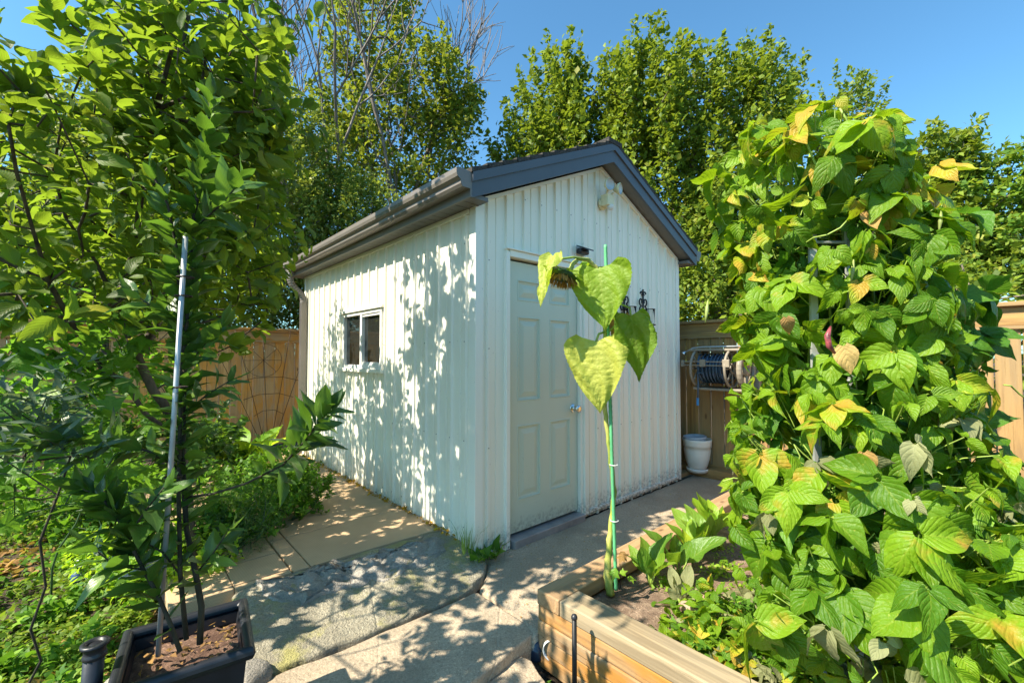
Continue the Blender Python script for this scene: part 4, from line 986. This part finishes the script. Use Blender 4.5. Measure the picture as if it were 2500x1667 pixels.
# ground cover
def cover(name, label, n, region, size, mat, temps, hmax, zf, cat='ground cover', clump=.25, rndv=None):
    P = []; cc = [np.array(region()) for _ in range(max(1, int(n*.012)))]
    while len(P) < n:
        q = cc[random.randrange(len(cc))]; r_ = abs(random.gauss(0, clump)); t = random.random()*6.283
        x, y = q[0]+r_*math.cos(t), q[1]+r_*math.sin(t)
        h = hmax*math.exp(-(r_/clump)**2)*random.random()
        z = zf(x, y)
        if z is None: continue
        P.append((x, y, z+h+.004))
    P = np.array(P); D = RNG.normal(0, 1, (len(P), 3)); D[:, 2] = np.abs(D[:, 2])*.45; N = RNG.normal(0, .45, (len(P), 3)); N[:, 2] += 1
    o = scatter(name, temps, P, D, N, size*(.6+.8*RNG.random(len(P))), mat); return tag(o, label, cat, None, 'stuff')
def inpoly(x, y, poly):
    c = False; j = len(poly)-1
    for i in range(len(poly)):
        if (poly[i][1] > y) != (poly[j][1] > y) and x < (poly[j][0]-poly[i][0])*(y-poly[i][1])/(poly[j][1]-poly[i][1])+poly[i][0]: c = not c
        j = i
    return c
def zleft(x, y):
    u, v = uv_of(x, y)
    if inpoly(x, y, s2) or inpoly(x, y, s3) or u > -1.68 and v > -.1 or x > -.8: return None
    if abs((np.array([x, y, 0])-PC)@ex) < .18 and abs((np.array([x, y, 0])-PC)@ey) < .18: return None
    return gz(x, y)
def regl():
    y = random.uniform(1.25, 4.2); return (random.uniform(-1.35*y-.3, -.55*y-.1), y)
cover('ground_cover', 'low weeds and creeping greenery covering the left garden soil', 12000, regl, .034, M['weed'], T_lobe3+[lobed(3, .7)], .09, zleft, clump=.16)
cover('ground_cover', 'fresh green seedlings spread through the left garden', 5500, regl, .05, M['herb'], T_lobe3, .14, zleft, clump=.12)
cover('dead_leaves', 'brown and yellow fallen leaves among the weeds of the left garden', 500, regl, .06, M['dry'], T_bean, .02, zleft, 'leaf litter', clump=.3)
# grass blades tufts
def tuft(name, label, c, n, L, mat, cat='grass', spread=.06):
    mb = MB(); c = np.array(c, float)
    for k in range(n):
        t = random.random()*6.283; r_ = random.random()*spread; b = c+np.array([math.cos(t)*r_, math.sin(t)*r_, 0]); l = L*(.5+.7*random.random()); o_ = np.array([math.cos(t), math.sin(t), 0])*l*random.uniform(.1, .7)
        pts = [b, b+Z*l*.5+o_*.3, b+Z*l*.85+o_]; w = np.cross(unit(o_), Z)*.0025
        vs = [pts[0]-w, pts[0]+w, pts[1]+w*.8, pts[1]-w*.8, pts[2]]; mb.add(vs, [(0, 1, 2, 3), (3, 2, 4)])
    o = mb.build(name, mat); return tag(o, label, cat)
tuft('grass_tuft', 'wispy dry grass tuft at the shed corner above the mossy slab', S(-.05, .03, .07), 46, .22, M['stem'], spread=.07)
c = S(.10, -.06, .0); rosette('weed_plant', 'small dark weed sprouting at the foot of the corner trim', c, 12, .14, M['herb'], T_lobe3, lean=.9)
c = S(-.03, -.08, .02); rosette('weed_plant', 'small weed in the gap between shed corner and mossy slab', c, 10, .10, M['herb'], T_lobe3, lean=1.0)
# small garden figurine half hidden
c = G(192, 1425, 0)
gn = thing('garden_figurine', 'small garden figurine in white hat and blue coat among the weeds', 'figurine', c)
mb = MB(); mb.lathe([(.0001, .0), (.035, .0), (.038, .015), (.035, .045), (.022, .065), (.0001, .07)], c+Z*.02, 16); mb.build('coat', plain('blue_coat', (.03, .06, .2), .5), gn, smooth=True)
mb = MB(); mb.lathe([(.0001, 0), (.018, .005), (.021, .02), (.015, .033), (.0001, .037)], c+Z*.085, 16); mb.build('face', plain('figurine_skin', (.6, .3, .2), .6), gn, smooth=True)
mb = MB(); mb.lathe([(.031, 0), (.029, .006), (.022, .01), (.022, .025), (.015, .037), (.0001, .042)], c+Z*.108, 16); mb.build('hat', M['white'], gn, smooth=True)
# trellis against the back fence
tr = thing('garden_trellis', 'rusty wire fan trellis leaning on the orange fence beside the downspout', 'trellis', S(-.35, 4.9, 0))
TV = 4.98; mb = MB(); b0 = np.array([-.12, TV, .0])
tops = [(-.93, 1.78), (-.58, 1.80), (-.22, 1.84), (.18, 1.80), (.5, 1.76)]
for (u_, z_) in tops: mb.tube([S(-.12+(u_+.12)*.08, TV, 0), S(-.12+(u_+.12)*.55, TV+.02, z_*.52), S(u_, TV+.06, z_)], .0042, 6)
mb.build('spoke', M['rust'], tr, smooth=True)
mb = MB()
for z_, R in ((.60, .20), (.70, .36)):
    pass
for cz, R in ((1.33, .25),):
    mb.torus(S(-.20, TV+.035, cz), R, .003, V, 36, 5)
    for k in range(8):
        t = k*math.pi/4; mb.tube([S(-.20, TV+.035, cz), S(-.20+R*math.cos(t), TV+.035, cz+R*math.sin(t))], .003, 5)
for h, w in ((.75, .34), (1.0, .45), (.5, .2), (1.68, .8)):
    mb.tube([S(-.12-w, TV+.02, h), S(-.12-w*.4, TV+.02, h+.07), S(-.12+w*.4, TV+.02, h+.07), S(-.12+w, TV+.02, h)], .004, 5)
mb.build('hoops', M['rust'], tr, smooth=True)
# ================================================================== SUNFLOWER
sf = thing('sunflower', 'drooping sunflower with a browned head and large heart leaves before the door', 'sunflower', G(1490, 1447, .12))
st = [W(1490, 1450, 2.34), W(1482, 1400, 2.34), W(1490, 1300, 2.35), W(1500, 1200, 2.36), W(1488, 1095, 2.36), W(1477, 1000, 2.36), W(1474, 900, 2.35), W(1477, 800, 2.34), W(1478, 740, 2.33), W(1472, 690, 2.33), W(1455, 652, 2.32), W(1435, 634, 2.30), W(1412, 632, 2.28), W(1398, 645, 2.26), W(1392, 662, 2.25)]
st2 = []; rad0 = [.021, .019, .014, .012, .0115, .012, .011, .010, .010, .010, .010, .010, .010, .011, .013]; rad2 = []
for i in range(len(st)-1):
    for k in range(6):
        t = k/6; st2.append(st[i]*(1-t)+st[i+1]*t+np.array([.0025*math.sin(i*7+k*2.1), 0, 0])); rad2.append(rad0[i]*(1-t)+rad0[i+1]*t+(.0022 if (i*6+k) % 11 == 0 and i < 9 else 0))
st2.append(st[-1]); rad2.append(rad0[-1]); mb = MB(); mb.tube(st2, rad2, 14); mb.build('stem', M['sunstem'], sf, smooth=True)
def one_leaf(name, mat, root, tipd, nrm, L, parent, temps=T_sun, pet=None, seed=0, rv=.6):
    o = scatter(name, temps, [root], [tipd], [nrm], [L], mat, parent, rnd=[rv])
    return o
def pleaf(px0, py0, px1, py1, d0, d1, nrm, rv, mat=M['sunflower'], temps=T_sun, parent=None, name='leaf', wsc=1.0):
    a = W(px0, py0, d0); b = W(px1, py1, d1); L = np.linalg.norm(b-a); t = [(tv*np.array([wsc, 1, 1]), tf, tu) for tv, tf, tu in temps]
    return scatter(name, t, [a], [b-a], [nrm], [L], mat, parent, rnd=[rv])
fr = np.array([-.35, -1, .35])
pleaf(1464, 655, 1476, 800, 2.28, 2.20, fr, .62, parent=sf, wsc=1.0)
pleaf(1455, 832, 1460, 1008, 2.28, 2.22, fr, .97, parent=sf, wsc=.88)
pleaf(1538, 770, 1580, 925, 2.30, 2.22, np.array([.3, -1, .2]), .25, parent=sf, wsc=.78)
pleaf(1352, 625, 1298, 735, 2.20, 2.14, np.array([-.9, -.5, .1]), .90, parent=sf, wsc=.55)
pleaf(1440, 640, 1395, 665, 2.40, 2.45, np.array([0, -.6, 1]), .2, parent=sf, wsc=1.0)
pleaf(1452, 650, 1440, 700, 2.40, 2.42, np.array([.3, -1, .2]), .15, parent=sf, wsc=1.6)
pleaf(1525, 800, 1545, 870, 2.36, 2.36, np.array([-.3, -1, 0]), .5, M['dry'], parent=sf, name='dried_leaf', wsc=1.0)
pleaf(1515, 770, 1508, 850, 2.40, 2.42, np.array([-.6, -1, 0]), .3, M['dry'], parent=sf, name='dried_leaf', wsc=.7)
for pts_, r_ in (([W(1478, 810, 2.34), W(1462, 815, 2.31), W(1455, 834, 2.28)], .006), ([W(1480, 815, 2.34), W(1500, 797, 2.33), W(1522, 800, 2.31), W(1530, 812, 2.30)], .006),
    ([W(1478, 740, 2.33), W(1510, 740, 2.34), W(1538, 752, 2.32), W(1540, 772, 2.30)], .006), ([W(1440, 634, 2.30), W(1400, 628, 2.25), W(1370, 632, 2.21), W(1350, 626, 2.20)], .006), ([W(1478, 700, 2.33), W(1470, 665, 2.30), W(1464, 655, 2.28)], .007)):
    mb = MB(); mb.tube(pts_, r_, 8); mb.build('leaf_stalk', M['stem'], sf, smooth=True)
hc = W(1372, 672, 2.24); hx = unit(np.array([-.25, -.15, -1.0]))
mb = MB(); mb.lathe([(.0001, -.035), (.03, -.03), (.062, -.012), (.078, .004), (.07, .016), (.04, .02), (.0001, .018)], hc, 24, hx); hd = mb.build('flower_head', M['darkstem'], sf, smooth=True)
a_ = unit(np.cross(hx, [0, 1, 0])); b_2 = np.cross(hx, a_); P = []; D = []; N = []
for k in range(34):
    t = 2*math.pi*k/34+random.random()*.1; rad = a_*math.cos(t)+b_2*math.sin(t); P.append(hc+rad*.068+hx*random.uniform(-.012, .004)); D.append(rad*.6+hx*random.uniform(-.1, .6)); N.append(-hx+RNG.normal(0, .3, 3))
scatter('sepals', [gleaf(w_lance(.22), 4, 1, .3, .1, 0, 1)], P, D, N, np.full(34, .05), M['chard'], hd)
P = []; D = []; N = []
for k in range(110):
    t = random.random()*6.283; rad = a_*math.cos(t)+b_2*math.sin(t); q = random.uniform(.035, .075); P.append(hc+rad*q+hx*.012); D.append(rad*.25+hx+RNG.normal(0, .2, 3)); N.append(rad)
scatter('petals', [gleaf(w_lance(.12), 3, 1, .6, .2, 0, 1)], P, D, N, np.full(110, .042), M['dry'], hd)
gs = thing('plant_stake', 'green ribbed garden stake tied to the sunflower stem', 'stake', W(1498, 1400, 2.36))
q0, q1 = W(1504, 1440, 2.325), W(1478, 598, 2.345); pts = [q0+(q1-q0)*k/120 for k in range(121)]
mb = MB(); mb.tube(pts, [.0085+(.0014 if k % 2 else 0) for k in range(121)], 8); mb.build('rod', M['greenstake'], gs, smooth=True)
mb = MB(); mb.torus(W(1498, 1134, 2.335), .02, .002, Z, 14, 5); mb.build('tie', M['white'], gs)
mb = MB(); mb.torus(W(1500, 1270, 2.33), .02, .002, Z, 14, 5); mb.build('tie', M['white'], gs)
# maple seedling at its foot
r = thing('maple_seedling', 'tiny maple seedling with orange and green leaves at the sunflower foot', 'seedling', G(1515, 1440, .12))
mb = MB(); mb.tube([G(1515, 1435, .12), W(1514, 1390, 2.30), W(1512, 1350, 2.30)], .0025, 5); mb.build('stem', M['rust'], r)
scatter('leaves', T_lobe, [W(1503, 1385, 2.26), W(1512, 1400, 2.28), W(1530, 1410, 2.30)], [(-.3, -.2, -1), (.6, 0, .2), (.8, .1, -.2)], [fr, fr, (0, -.4, 1)], [.075, .05, .06], M['lime'], r)
scatter('leaves', T_lobe, [W(1515, 1345, 2.29), W(1520, 1350, 2.29)], [(.5, 0, -.8), (-.3, -.3, -.6)], [fr, (0, -1, .3)], [.07, .06], M['dry'], r)
# ================================================================== BED PLANTS
for (x, y, n, L, lab, m_) in ((1588, 1430, 9, .20, 'yellowing spinach plant beside the sunflower foot', 'chard'), (1655, 1408, 5, .24, 'single upright broad spinach leaf cluster mid bed', 'chard'), (1690, 1375, 8, .20, 'pale green chard behind the spinach in the bed', 'lime'), (1720, 1350, 9, .22, 'taller green chard near the bean plant foot', 'chard'), (1745, 1310, 10, .24, 'broad leaved chard touching the bean plant', 'lime'), (1665, 1480, 9, .13, 'wilted grey green seedling in the bed middle', 'wilt')):
    c = G(x, y, .13); rosette('chard_plant', lab, c, n, L, M[m_], lean=.45, cat='plant')
def zbed(x, y):
    u, v = uv_of(x, y)
    if u < BU+.16 or v > BV-.16 or u > 3.2 or v < -4.1: return None
    return bedz(u, v)
def regb():
    q = S(random.uniform(-.1, 2.6), random.uniform(-3.2, -.98), 0); return (q[0], q[1])
cover('ground_cover', 'sparse yellow green weeds sprouting from the raised bed soil', 5200, regb, .022, M['lime'], T_lobe3, .03, zbed, clump=.06)
cover('dead_leaves', 'withered brown leaf litter scattered over the raised bed soil', 420, regb, .05, M['dry'], T_bean, .01, zbed, 'leaf litter', clump=.2)
def regm():
    q = G(random.uniform(1700, 2150), random.uniform(1480, 1700), .13); return (q[0], q[1])
cover('ground_cover', 'mixed fresh leaves and seedlings spilling over the front bed timber', 1500, regm, .055, M['bean'], T_bean, .16, zbed, clump=.14)
cover('leaf_tangle', 'tangle of wilted grey leaves and shoots under the bean plant', 900, regm, .06, M['wilt'], T_bean, .10, zbed, 'leaf litter', clump=.10)
cover('ground_cover', 'small fresh weeds growing under the front of the bean plant', 2600, regm, .035, M['herb'], T_lobe3, .12, zbed, clump=.12)
def regw():
    q = G(random.uniform(1300, 1420), random.uniform(1580, 1690), -.15); return (q[0], q[1])
cover('ground_cover', 'a few weeds on the dark soil strip below the bed timbers', 260, regw, .04, M['herb'], T_olive, .06, lambda x, y: gz(x, y) if not (inpoly(x, y, s4) or inpoly(x, y, s3) or uv_of(x, y)[0] > BU-.02) else None, clump=.05)
# fallen leaves along the shed foot and crumbs on concrete
P = [S(-.02-abs(random.gauss(0, .022)), random.uniform(.15, 3.6), .108+random.random()*.015) for _ in range(330)]
tag(scatter('fallen_leaves', T_quad, P, RNG.normal(0, 1, (330, 3))*[1, 1, .3], RNG.normal(0, .5, (330, 3))+[0, 0, 1], .026*(.6+RNG.random(330)), leafmat('yellow_litter', (.30, .15, .01), (.58, .33, .02), (.62, .42, .03), .3, .1, .7, 0)), 'yellow fallen leaflets gathered along the foot of the shed side', 'leaf litter', None, 'stuff')
P = []
for _ in range(700):
    q = S(random.uniform(-1.5, 2.5), random.uniform(-.8, .0), 0); 
    if not inpoly(q[0], q[1], s1): continue
    q[2] = .006; P.append(q)
n = len(P); tag(scatter('fallen_leaves', T_quad, P, RNG.normal(0, 1, (n, 3))*[1, 1, .1], RNG.normal(0, .2, (n, 3))+[0, 0, 1], .010*(.5+RNG.random(n)), M['dry']), 'tiny dry crumbs of leaf on the concrete path by the door', 'leaf litter', None, 'stuff')
# ================================================================== BEAN PLANT
bp = thing('bean_plant', 'huge tangled climbing bean plant with quilted yellow green leaves in the bed', 'bean plant', (1.45, 1.95, .12))
E_b = [(W(1985, 400, 1.85), (.27, .26, .16)), (W(1965, 480, 1.85), (.30, .30, .18)), (W(2025, 600, 1.85), (.32, .32, .25)), (W(2045, 760, 1.85), (.32, .34, .28)), (W(2050, 930, 1.80), (.30, .34, .30)), (W(2050, 1110, 1.74), (.37, .36, .28)),
       (W(2110, 1290, 1.64), (.40, .38, .26)), (W(2230, 1470, 1.46), (.42, .36, .22))]
E_r = [(W(2130, 620, 2.15), (.20, .34, .30)), (W(2150, 850, 2.2), (.23, .40, .38)), (W(2190, 1080, 2.1), (.28, .40, .34)), (W(2225, 1290, 1.9), (.33, .42, .30)), (W(2390, 1430, 1.7), (.42, .42, .26))]
def surf(E, n, allE, jitter=.06):
    out = []; nn = []; area = np.array([e[1][0]*e[1][2] for e in E]); area /= area.sum()
    while len(out) < n:
        k = RNG.choice(len(E), p=area); d = unit(RNG.normal(size=3)); p = np.array(E[k][0])+d*np.array(E[k][1])
        ok = True
        for j, e in enumerate(allE):
            if e is not E[k] and np.sum(((p-e[0])/np.array(e[1]))**2) < .85: ok = False; break
        if not ok or p[2] < .16 or p[1] < .62: continue
        out.append(p+RNG.normal(0, jitter, 3)); nn.append(unit(d/np.array(e_r(E[k][1]))))
    return np.array(out), np.array(nn)
def e_r(r): return np.array(r)/np.mean(r)
def trifol(Pn, Nn, size, droop):
    P = []; D = []; N = []; Sz = []; R = []; st = []
    for p, n_ in zip(Pn, Nn):
        side = unit(np.cross(n_, Z)+1e-3); dn = unit(np.cross(side, n_)); 
        if dn[2] > 0: dn = -dn
        rot = random.gauss(0, .55); base = unit(dn*math.cos(rot)+side*math.sin(rot)+n_*.25); s_ = size*(.45+.85*random.random()**1.2); rv = RNG.random()
        nz_ = unit(n_*.8+Z*.35+np.array(sun_to)*.25+RNG.normal(0, .25, 3)); sd_ = unit(np.cross(base, nz_))
        for k, (a, l) in enumerate(((0, 1.05), (1.25, .95), (-1.25, .95))):
            dd = unit(base*math.cos(a)+sd_*math.sin(a)-Z*.25*droop+RNG.normal(0, .15, 3)); P.append(p+dd*.012); D.append(dd); N.append(unit(nz_+RNG.normal(0, .5, 3)+dd*.2)); Sz.append(s_*l); R.append(min(1, max(0, rv+RNG.normal(0, .08))))
        st.append((p, p-n_*.12-Z*.05))
    return P, D, N, Sz, R, st
allE = E_b+E_r
Pn, Nn = surf(E_b, 720, allE, .05); P, D, N, Sz, R, st1 = trifol(Pn, Nn, .108, 1)
R = np.array(R)*.78+.20*np.clip((np.array(P)[:, 2]-.6)/1.6, 0, 1)
scatter('foliage', T_bean, P, D, N, Sz, M['bean'], bp, rnd=R)
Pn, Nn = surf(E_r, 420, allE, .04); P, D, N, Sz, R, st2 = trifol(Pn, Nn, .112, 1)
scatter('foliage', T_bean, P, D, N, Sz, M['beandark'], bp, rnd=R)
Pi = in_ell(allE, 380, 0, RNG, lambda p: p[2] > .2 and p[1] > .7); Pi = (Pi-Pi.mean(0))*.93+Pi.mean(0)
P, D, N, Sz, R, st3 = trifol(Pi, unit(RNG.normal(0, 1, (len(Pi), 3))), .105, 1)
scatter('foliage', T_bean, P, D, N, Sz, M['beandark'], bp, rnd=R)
mb = MB()
for a, b in st1+st2+st3[::2]: mb.tube([a, (a+b)/2+RNG.normal(0, .012, 3), b], .0022, 4, cap=False)
for k in range(80):
    E = allE[RNG.integers(0, len(allE))]; p = np.array(E[0])+RNG.normal(0, .42, 3)*np.array(E[1]); pts = [p]; d = unit(RNG.normal(0, 1, 3)+Z*.2)
    for i in range(8): d = unit(d+RNG.normal(0, .5, 3)); p = p+d*.045; pts.append(p)
    pts = [q for q in pts if q[2] > .12]
    if len(pts) > 2: mb.tube(pts, .0032, 5)
for px in (1960, 2010, 2060, 2120):
    mb.tube([W(px+random.uniform(-60, 60), 1400, 1.8), W(px, 1100, 1.85), W(px+20, 800, 1.85), W(px-10, 500, 1.85), W(px+30, 330, 1.85)], .006, 6)
mb.tube([W(2040, 340, 1.7), W(2075, 310, 1.66), W(2065, 290, 1.66), W(2050, 265, 1.66)], .004, 5); mb.tube([W(2060, 450, 1.62), W(1990, 400, 1.62), W(1960, 330, 1.62)], .004, 5)
mb.build('stem', M['stem'], bp, smooth=True)
# wilted lower leaves of the beans, near the camera
Pn, Nn = surf(E_b[-3:], 38, allE, .05); P, D, N, Sz, R, _ = trifol(Pn, Nn, .08, 2.2); scatter('wilted_foliage', T_bean, P, D, N, Sz, M['wilt'], bp)
for (x, y, d, s_) in ((2060, 870, 1.50, .10), (2118, 540, 1.55, .08), (2110, 1130, 1.40, .08), (1920, 800, 1.5, .06)):
    scatter('dried_leaf', T_bean, [W(x, y-25, d)], [(.2, -.1, -1)], [(-.5, -1, 0)], [s_], M['dry'], bp)
pod = plain('red_pod', (.34, .07, .08), .45, 0, .5, 60); podg = plain('green_pod', (.30, .36, .10), .5, 0, .2, 30)
mb = MB(); pts = [W(2028, 797, 1.42), W(2020, 820, 1.41), W(2024, 845, 1.41), W(2038, 862, 1.42)]; mb.tube(pts, [.003, .009, .009, .004], 8); mb.build('pod', pod, bp, smooth=True)
for (x, y) in ((2084, 660), (1728, 760), (2298, 540)):
    mb = MB(); mb.tube([W(x, y-26, 1.55), W(x-2, y, 1.55), W(x-6, y+28, 1.55)], [.002, .007, .002], 7); mb.build('pod', podg, bp, smooth=True)
# obelisk inside the beans
ob = thing('plant_obelisk', 'grey metal post frame almost hidden inside the bean plant', 'trellis', (1.4, 1.9, .12))
for px in (1990, 2080): 
    mb = MB(); b = W(px, 900, 1.72); mb.box((b[0]-.014, b[1]-.006, .1), (b[0]+.014, b[1]+.006, 1.95)); mb.build('post', M['metal'], ob)
mb = MB(); a = W(1990, 900, 1.72); b = W(2080, 900, 1.72)
for z_ in (.8, 1.3, 1.85): mb = MB(); mb.tube([(a[0], a[1], z_), (b[0], b[1], z_)], .006, 6); mb.build('crossbar', M['metal'], ob)
# ================================================================== TREES BEYOND THE FENCES
def bgspec(nper, L, size, up, rad):
    def f(ends, dirs):
        n = len(ends); E = np.repeat(ends, nper, 0); d = unit(dirs*.5+Z*up+RNG.normal(0, .28, (n, 3))); Dd = np.repeat(d, nper, 0)
        s_ = RNG.random((n*nper, 1)); rr = rad*(1-.75*s_)*RNG.normal(0, .6, (n*nper, 3)); P = E+Dd*L*(s_-.35)+rr
        D = unit(Dd*.4+RNG.normal(0, .8, P.shape)); N = unit(Z*.7+np.array(sun_to)*.35+RNG.normal(0, .45, P.shape)); return P, D, N, size*(.6+.8*RNG.random(len(P)))
    return f
def bgtree(name, label, base, E, nanch, nper, L, size, lmat, up=.9, rad=.3, shell=.35, trunkpts=None, rmax=.16, keep=None, tm=None, rtip=.012, temps=T_quad):
    b = np.array(base, float); tp = trunkpts or [[b, b+Z*1.2, b+Z*2.4+np.array([.1, 0, 0]), b+Z*3.8]]
    return tree(name, label, 'tree', tp, in_ell(E, nanch, shell, RNG, keep), bgspec(nper, L, size, up, rad), tm or M['trunk'], lmat, rtip, .5, temps, rmax, 6)
def EW(px, py, d, r): return (W(px, py, d), r)
bgtree('maple_tree', 'green maple with upright leafy shoots directly behind the shed roof', (1.4, 12.8, 0), [EW(1300, 460, 12.5, (1.1, 1.5, 2.0)), EW(1350, 340, 13, (1.3, 1.6, 2.2)), EW(1440, 400, 12.5, (1.5, 1.5, 2.6)), EW(1400, 620, 12.5, (2.2, 1.6, 2.0))], 330, 95, 1.5, .15, M['maple'], 1.5, .24)
bgtree('maple_tree', 'tallest dense maple between shed gable and bean plant', (5.0, 12.0, 0), [EW(1600, 330, 12, (1.8, 1.8, 2.3)), EW(1760, 350, 12, (2.0, 1.8, 2.3)), EW(1860, 300, 12, (1.2, 1.4, 1.7)), EW(1800, 560, 11.5, (2.4, 1.8, 1.5)), EW(1580, 560, 11.5, (1.9, 1.6, 2.0)), EW(1740, 660, 10.8, (1.6, 1.2, 1.5)), EW(1560, 330, 12, (1.0, 1.2, 1.9))], 520, 95, 1.4, .14, M['maple'], 1.4, .24,
       trunkpts=[[np.array([4.9, 12, 0]), np.array([4.8, 12, 1.5]), np.array([4.6, 12, 3.5]), np.array([4.4, 12, 5.5])], [np.array([4.85, 12, .6]), np.array([5.3, 12, 2.2]), np.array([5.9, 12, 4])], [np.array([4.85, 12, .4]), np.array([4.5, 12, 2.0]), np.array([4.0, 12, 3.6])]])
bgtree('willow_tree', 'feathery small leaved tree rising behind the bean plant', (10.4, 14.5, 0), [EW(2050, 300, 14.5, (1.2, 1.2, 1.3)), EW(2100, 250, 14.5, (.6, .9, 1.2)), EW(1990, 330, 14.5, (.8, 1, .9)), EW(2080, 480, 14.5, (1.8, 1.4, 1.8))], 130, 60, 1.1, .13, M['maple'], 1.0, .16, temps=T_small)
bgtree('maple_tree', 'yellow green rounded maple at the right edge behind the fence', (14.5, 12.0, 0), [EW(2480, 520, 12, (2.0, 1.5, 1.6)), EW(2600, 560, 12, (2, 1.5, 1.8)), EW(2440, 640, 11.5, (2.0, 1.4, 1.0))], 190, 75, .8, .17, M['maple2'], .5, .35)
bgtree('maple_tree', 'dark maple with bronze tips just right of the bean plant top', (11.2, 12.5, 0), [EW(2240, 420, 12.5, (1.1, 1.2, .85)), EW(2330, 400, 12.5, (.9, 1.1, .7)), EW(2280, 560, 12.5, (1.9, 1.4, 1.6)), EW(2330, 680, 12, (2.0, 1.2, 1.0))], 170, 75, .8, .17, M['maple'], .5, .32)
bgtree('ash_tree', 'tall thin crowned tree with yellowing leaves and bare twigs left of the shed roof', (-2.6, 11.5, 0), [EW(900, 110, 11.5, (1.1, 1.2, 1.4)), EW(700, 420, 11, (1.4, 1.2, 1.0)), EW(1060, 230, 11.5, (1.1, 1.2, 1.2)), EW(860, 290, 11.5, (.8, 1.1, .9)), EW(960, 380, 11.5, (2.0, 1.3, 1.3)), EW(1110, 330, 11.5, (.7, .9, 1.1)), EW(960, -60, 11.5, (.8, 1, 1.0))], 330, 62, .9, .125, M['ash'], .9, .30,
       trunkpts=[[np.array([-2.7, 11.5, 0]), np.array([-2.7, 11.4, 2]), np.array([-2.9, 11.4, 4.2]), np.array([-2.5, 11.4, 6.0]), np.array([-2.0, 11.4, 7.6])], [np.array([-2.9, 11.4, 4.2]), np.array([-3.6, 11.3, 6.0]), np.array([-4.1, 11.3, 7.8])]], rtip=.010)
# dead bare tree
dt = thing('bare_tree', 'leafless dead tree with fine grey twigs against the left sky', 'tree', (-4.2, 11, 0))
mb = MB(); rdt = random.Random(5)
def dead(p, d, L, r, k):
    pts = [p]; n = 4 if k > 1 else 3
    for i in range(n):
        d = unit(d+np.array([rdt.gauss(0, .09), rdt.gauss(0, .09), rdt.gauss(0, .05)+.05])); p = p+d*L/n; pts.append(p)
    mb.tube(pts, list(np.linspace(r, r*.68, n+1)), 5 if k > 2 else 4, cap=False)
    if k == 0: return
    for q in range(3 if k > 1 else 4):
        a = unit(np.cross(d, [rdt.gauss(0, 1), rdt.gauss(0, 1), rdt.gauss(0, 1)])); sp = rdt.uniform(.25, .62); st_ = pts[-1] if q < 2 else pts[rdt.randrange(1, n)]
        dead(st_, unit(d+a*sp), L*rdt.uniform(.62, .85), r*.62 if q else r*.70, k-1)
for b_, d_, L_ in (((-4.1, 11, 0), (-.02, 0, 1), 4.2), ((-5.2, 10.6, 0), (-.03, 0, 1), 3.6), ((-2.9, 11.2, 0), (.05, 0, 1), 4.2)):
    dead(np.array(b_, float), unit(np.array(d_, float)), L_, .085, 5)
mb.build('trunk', M['deadwood'], dt, smooth=True)
Eh = [(S(u_, 6.9+random.uniform(-.3, .5), z_), (1.25, 1.0, r_)) for u_, z_, r_ in ((-5.5, 2.2, 2.0), (-4.2, 2.4, 2.3), (-3.0, 2.6, 2.6), (-1.8, 3.0, 2.6), (-.7, 3.7, 2.9), (.5, 4.0, 2.8), (1.7, 3.2, 2.2), (2.9, 2.8, 2.0), (4.2, 2.6, 1.8))]
for i, (a, b) in enumerate(((0, 3), (3, 6), (6, 9))):
    EE = Eh[a:b]; c = np.array(EE[1][0]); 
    bgtree('privet_bush', ['tall small leaved privet at far left behind the orange fence', 'tall glittering privet behind the fence, left of the shed eave', 'privet mass rising right behind the shed roof'][i], (c[0], c[1], 0), EE, 520, 120, .8, .080, M['privet'], .8, .30, .45, rtip=.006, rmax=.08, temps=T_small)
# darker low growth seen between shed and brown fence, and past the right fence
bgtree('laurel_bush', 'shadowy shrub behind the brown fence between shed and bean plant', (4.3, 9.3, 0), [EW(1720, 740, 9.2, (1.1, .8, .9)), EW(1900, 700, 9.4, (1.3, .8, 1.1)), EW(2150, 700, 9.4, (1.5, .8, 1.1))], 180, 100, .7, .11, M['maple'], .6, .25, .3, rmax=.08)
bgtree('laurel_bush', 'dark green shrub above the fence at the right edge', S(6.6, -1.2, 0), [(S(7.2, -1.8, 1.6), (1.6, 1.6, 1.3)), (S(7.5, .2, 1.6), (1.6, 1.4, 1.3))], 100, 60, .7, .11, M['maple'], .6, .25, .3, rmax=.08)
